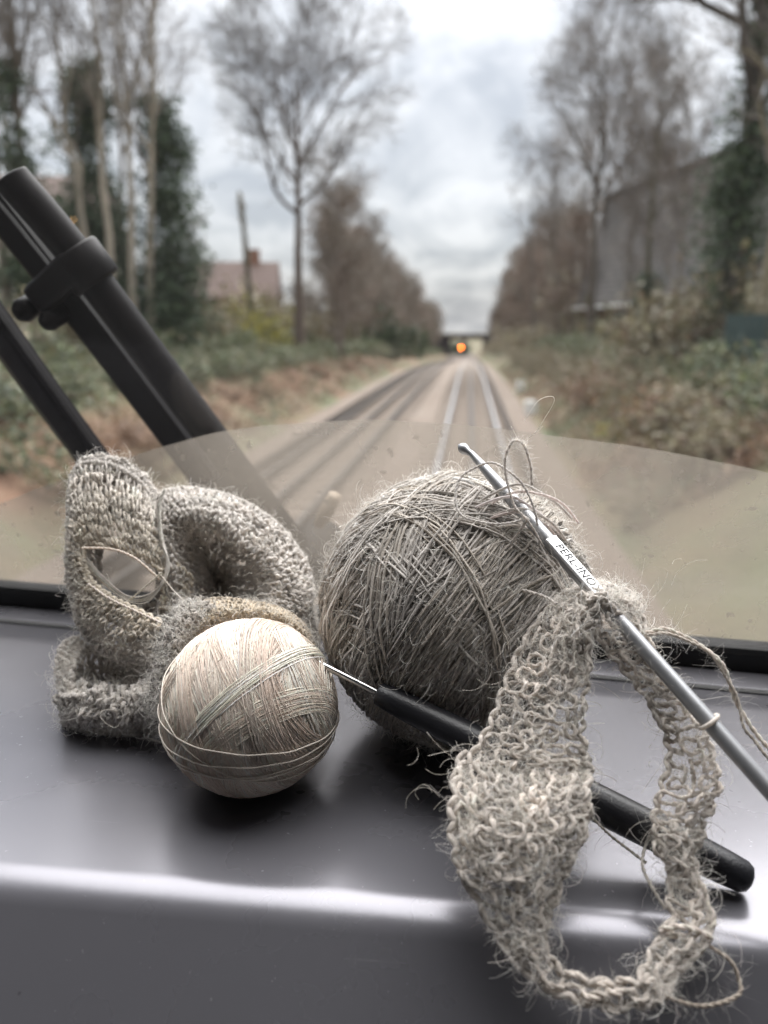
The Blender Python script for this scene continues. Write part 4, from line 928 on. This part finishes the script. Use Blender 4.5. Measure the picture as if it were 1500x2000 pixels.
yt = MB(); gd = lambda l: np.array([D(x, y, DZ+h) for x, y, h in l])
yarn(yt, gd([(125, 1375, .006), (128, 1398, .002), (150, 1420, .001), (190, 1428, .001), (250, 1434, .001), (330, 1455, .001), (380, 1475, .001)]), .0007, LIN2, 60, 2, kz, 160, .005, FZ)
at(kp_loc, yt).build('yarn_tail', M['yarn'], kp, True)
kz.tubes(catmull(PS([(222, 1385, .317), (200, 1388, .316), (196, 1400, .315), (212, 1416, .315), (228, 1420, .315), (240, 1400, .315), (236, 1385, .316)]), 30)[None], .00012, 4, col=FZ)
tag(at(kp_loc, kz).build('fibres', M['fuzz'], kp), kind='stuff')

# ---------------------------------------------------------------- grey crochet hook
HA = P(905, 868, .305); HB = P(1500, 1540, .225); hd = HB-HA; hl = np.linalg.norm(hd); hd /= hl
hend = HA+hd*((DZ+.0024-HA[2])/hd[2]); HL = np.linalg.norm(hend-HA)
hk = tag(empty('crochet_hook', hend), 'grey metal crochet hook with stamped lettering lying across the big yarn ball', 'crochet hook')
side = np.cross(hd, -FW); side /= np.linalg.norm(side); nrm = np.cross(side, hd); nrm /= np.linalg.norm(nrm)
if nrm @ FW > 0: nrm = -nrm
tl = np.array([-.0012, .0, .0012, .0026, .0042, .006, .009, .014, .022, .03, .04, .07, .1, HL-.004, HL-.001, HL]); tr_ = np.array([.0003, .0016, .0022, .0021, .0013, .0013, .0015, .0019, .0023, .0025, .0026, .0026, .0026, .0026, .0019, .0004])
bend = np.zeros(len(tl)); bend[:5] = np.array([-.0016, -.0014, -.0011, -.0009, -.0005])
pth = HA+hd[None]*tl[:, None]+side[None]*bend[:, None]*-1
at(hend, MB().tubes(pth[None], tr_, 20)).build('shaft', M['alum'], hk, True)
fl0 = .053; FLAT = np.stack([hd, side, nrm], 1)
pn = nrm*.50+np.array([0, 0, 1.])*.85; pn -= hd*(pn @ hd); pn /= np.linalg.norm(pn); ps_ = np.cross(pn, hd)
pc = HA+hd*(fl0+.018)
plate = at(hend, MB().box(pc+pn*.0018, (.034, .0048, .0016), np.stack([hd, ps_, pn], 1))).build('thumb_rest', M['platem'], hk)
mod = plate.modifiers.new('bevel', 'BEVEL'); mod.width = .0007; mod.segments = 3
cu = bpy.data.curves.new('lettering', 'FONT'); cu.body = 'PERL-INOX'; cu.size = .0043; cu.offset = .00006; cu.align_x = 'CENTER'; cu.align_y = 'CENTER'; cu.space_character = 1.08; cu.extrude = .00004; cu.shear = 0.15
to = bpy.data.objects.new('tmp', cu); COL.objects.link(to); bpy.context.view_layer.update()
me = bpy.data.meshes.new_from_object(to.evaluated_get(bpy.context.evaluated_depsgraph_get())); bpy.data.objects.remove(to)
lo = new_obj('lettering', me, plate, M['ink'])
yl = np.cross(pn, hd); mm = np.stack([hd, yl, pn], 1); q = pc-hd*.0015+pn*.00266-hend
lo.matrix_local = Matrix([list(mm[0])+[q[0]], list(mm[1])+[q[1]], list(mm[2])+[q[2]], [0, 0, 0, 1]])

# ---------------------------------------------------------------- black-handled steel hook
hr = .0062; q1 = D(1452, 1712, DZ+hr); q0 = P(738, 1353, .284)
bh = tag(empty('handled_hook', (q1[0], q1[1], DZ)), 'thin steel hook with a black grip handle resting on the dashboard', 'crochet hook'); bl = np.array(bh.location)
d_ = q1-q0; ln_ = np.linalg.norm(d_); d_ /= ln_
s_ = np.linspace(0, ln_, 22); prof = [(0, 0), (0, .0034), (.0008, .0042)]+[(float(x), float(np.interp(x/ln_, [0, .08, .3, .6, .85, .97, 1], [.0044, .0050, .0058, .0062, .0060, .0054, .0050]))) for x in s_[1:-1]]+[(ln_, .0050), (ln_+.0018, .0040), (ln_+.0026, .0022), (ln_+.0028, 0)]
MB().lathe(prof, q0-bl, d_, 26).build('handle', M['grip'], bh, True)
MB().lathe([(-.045, 0), (-.045, .0006), (-.044, .0011), (-.042, .0010), (-.038, .0007), (-.034, .0010), (-.024, .00125), (.002, .0013)], q0-bl, d_, 16).build('steel_shaft', M['steel'], bh, True)

LIN, LIN2 = (.63, .58, .53), (.78, .725, .67)           # the strip's yarn is a shade darker
# ---------------------------------------------------------------- crocheted strip hanging from the grey hook
st_loc = D(1010, 1640); stp = tag(empty('crocheted_strip', st_loc), 'narrow grey linen crocheted strip looped over the grey hook and hanging over the dashboard edge', 'crochet')
sf, sz = MB(), MB()
def hookpt(s): return HA+hd*s
lft = [(1245, 1170, .277), (1160, 1140, .279), (1082, 1180, .277), (1020, 1262, .270), (985, 1345, .262), (955, 1420, .254), (912, 1490, .246)]
rgt = [(1225, 1215, .258), (1180, 1180, .256), (1150, 1215, .254), (1150, 1300, .252), (1140, 1380, .248), (1136, 1450, .244), (1150, 1500, .240)]
a_, b2 = PS(lft), PS(rgt)
knit(sf, sz, Patch([a_, a_*.5+b2*.5+np.array([0, -.004, .002]), b2]), .0064, .0056, .00088, LIN2, LIN, 1700, .005, FZ, .24, seg=14, hump=1.5)
knit(sf, sz, Patch([a_[:4]+[0, .004, -.001], a_[:4]*.5+b2[:4]*.5+[0, .002, 0.], b2[:4]+[0, .003, 0]]), .0066, .0060, .0010, LIN, LIN3, 250, .006, FZ, .25, seg=12)
# broad folded band, tapering down over the edge
l2 = [(905, 1488, .248), (888, 1540, .236), (882, 1620, .229), (898, 1700, .224), (950, 1790, .219), (1000, 1868, .215), (1062, 1926, .213), (1140, 1955, .211), (1220, 1965, .210), (1285, 1955, .210)]
r2 = [(1152, 1502, .242), (1146, 1545, .232), (1140, 1610, .228), (1108, 1690, .225), (1075, 1770, .222), (1058, 1840, .219), (1090, 1892, .216), (1150, 1915, .213), (1215, 1922, .212), (1270, 1912, .211)]
a_, b2 = PS(l2), PS(r2)
md = a_*.5+b2*.5+np.array([0, -.009, .001])*np.interp(np.arange(10), [0, 1.5, 4, 6, 9], [.5, 1, .6, .2, .1])[:, None]
knit(sf, sz, Patch([a_[:4], md[:4], b2[:4]]), .0070, .0062, .00098, LIN2, LIN2, 1600, .0050, FZ, .24, seg=16, hump=1.8)
knit(sf, sz, Patch([a_[3:6], md[3:6], b2[3:6]]), .0066, .0058, .00096, LIN2, LIN, 500, .0050, FZ, .24, seg=16, hump=1.6)
knit(sf, sz, Patch([a_[5:], md[5:], b2[5:]]), .0066, .0050, .00098, LIN2, LIN, 250, .0045, FZ, .22, seg=16, hump=1.5)
knit(sf, sz, Patch([a_[:4]+[0, .006, 0], md[:4]+[0, .012, 0], b2[:4]+[0, .006, 0]]), .0074, .0066, .0010, LIN, LIN3, 200, .006, FZ, .25, seg=12)
# right leg from the hook down to the thin end
l3 = [(1150, 1190, .258), (1172, 1250, .256), (1215, 1305, .254), (1262, 1362, .250), (1295, 1420, .247), (1306, 1480, .243), (1290, 1545, .239), (1278, 1600, .236), (1292, 1660, .232), (1318, 1720, .230)]
r3 = [(1248, 1180, .268), (1262, 1245, .262), (1292, 1302, .258), (1338, 1352, .253), (1370, 1412, .248), (1392, 1480, .243), (1398, 1540, .238), (1372, 1602, .234), (1352, 1660, .231), (1350, 1720, .229)]
a_, b2 = PS(l3), PS(r3)
knit(sf, sz, Patch([a_, a_*.5+b2*.5+np.array([0, -.004, .001]), b2]), .0060, .0050, .00086, LIN2, LIN2, 1300, .005, FZ, .24, seg=14, hump=1.5)
l4 = PS([(1316, 1700, .232), (1306, 1745, .227), (1312, 1790, .223), (1288, 1838, .219), (1262, 1880, .216), (1246, 1922, .212)])
r4 = PS([(1354, 1700, .231), (1372, 1745, .226), (1390, 1795, .222), (1368, 1850, .218), (1318, 1900, .215), (1292, 1948, .211)])
knit(sf, sz, Patch([l4, l4*.5+r4*.5+np.array([0, -.003, 0]), r4]), .0066, .0054, .0009, LIN2, LIN2, 500, .005, FZ, .24, seg=14, hump=1.4)
# open end loops
ce = (.52, .47, .40)
for pts in ([(1290, 1822, .219), (1325, 1812, .218), (1362, 1818, .218), (1388, 1832, .218), (1362, 1845, .218), (1325, 1830, .2185), (1292, 1828, .219)], [(1350, 1715, .229), (1372, 1750, .225), (1390, 1795, .221), (1380, 1830, .219)]):
    yarn(sf, PS(pts), .0009, LIN2, 36, 2, sz, 90, .005, FZ, .0003)
yarn(sf, PS([(1386, 1840, .219), (1418, 1875, .217), (1442, 1910, .215), (1440, 1940, .213), (1405, 1958, .211), (1360, 1962, .210), (1310, 1950, .210), (1280, 1940, .210)]), .00065, (.46, .41, .35), 70, 2, sz, 160, .006, FZ, .0004)
yarn(sf, PS([(1285, 1600, .238), (1262, 1648, .245), (1255, 1690, .238), (1272, 1730, .232), (1300, 1775, .226)]), .0006, LIN, 40, 2, sz, 80, .006, FZ)
yarn(sf, PS([(1150, 1590, .245), (1190, 1630, .248), (1235, 1665, .246), (1262, 1685, .242)]), .0005, LIN3, 40, 2, sz, 50, .006, FZ)
tag(at(st_loc, sf).build('stitched_fabric', M['yarn'], stp, True), kind='stuff')
yt = MB()
yarn(yt, PS([(1238, 1212, .262), (1265, 1236, .258), (1310, 1232, .258), (1362, 1252, .257), (1408, 1300, .255), (1440, 1372, .252), (1475, 1432, .249), (1520, 1480, .246)]), .0008, LIN2, 80, 2, sz, 260, .006, FZ, .0004)
yarn(yt, PS([(1262, 1240, .257), (1320, 1244, .256), (1385, 1280, .255), (1430, 1345, .252), (1452, 1420, .249), (1480, 1460, .247), (1520, 1500, .245)]), .0006, LIN, 80, 2, sz, 160, .006, FZ, .0004)
at(st_loc, yt).build('yarn_tail', M['yarn'], stp, True)
lp = MB()
for s0 in (.133, .165):
    t = np.linspace(0, 2*math.pi, 24, endpoint=False); c_ = hookpt(s0); q = c_+(np.cos(t)[:, None]*side+np.sin(t)[:, None]*nrm)*.0033+hd*(np.sin(t)*.001)[:, None]
    lp.tubes(q[None], .0007, 6, True, col=LIN2)
tag(at(st_loc, lp).build('hook_loops', M['yarn'], stp, True), kind='stuff')
# stray long fibres
for k in range(60):
    x, y = rng.choice([(885, 1560), (900, 1500), (1150, 1400), (1000, 1300), (1250, 1190), (1320, 1600), (1080, 1200)]); t0 = .24 if y > 1450 else .262
    a0 = rng.random()*6.28; l_ = 25+rng.random()*55; c_ = rng.normal()*.9
    pts = [(x+rng.normal()*40, y+rng.normal()*55, t0)]
    for q in range(5): pts.append((pts[-1][0]+math.cos(a0)*l_/4, pts[-1][1]+math.sin(a0)*l_/4, t0+rng.normal()*.001)); a0 += c_*.6
    sz.tubes(catmull(PS(pts), 16)[None], .00006, 3, col=FZ)
tag(at(st_loc, sz).build('fibres', M['fuzz'], stp), kind='stuff')
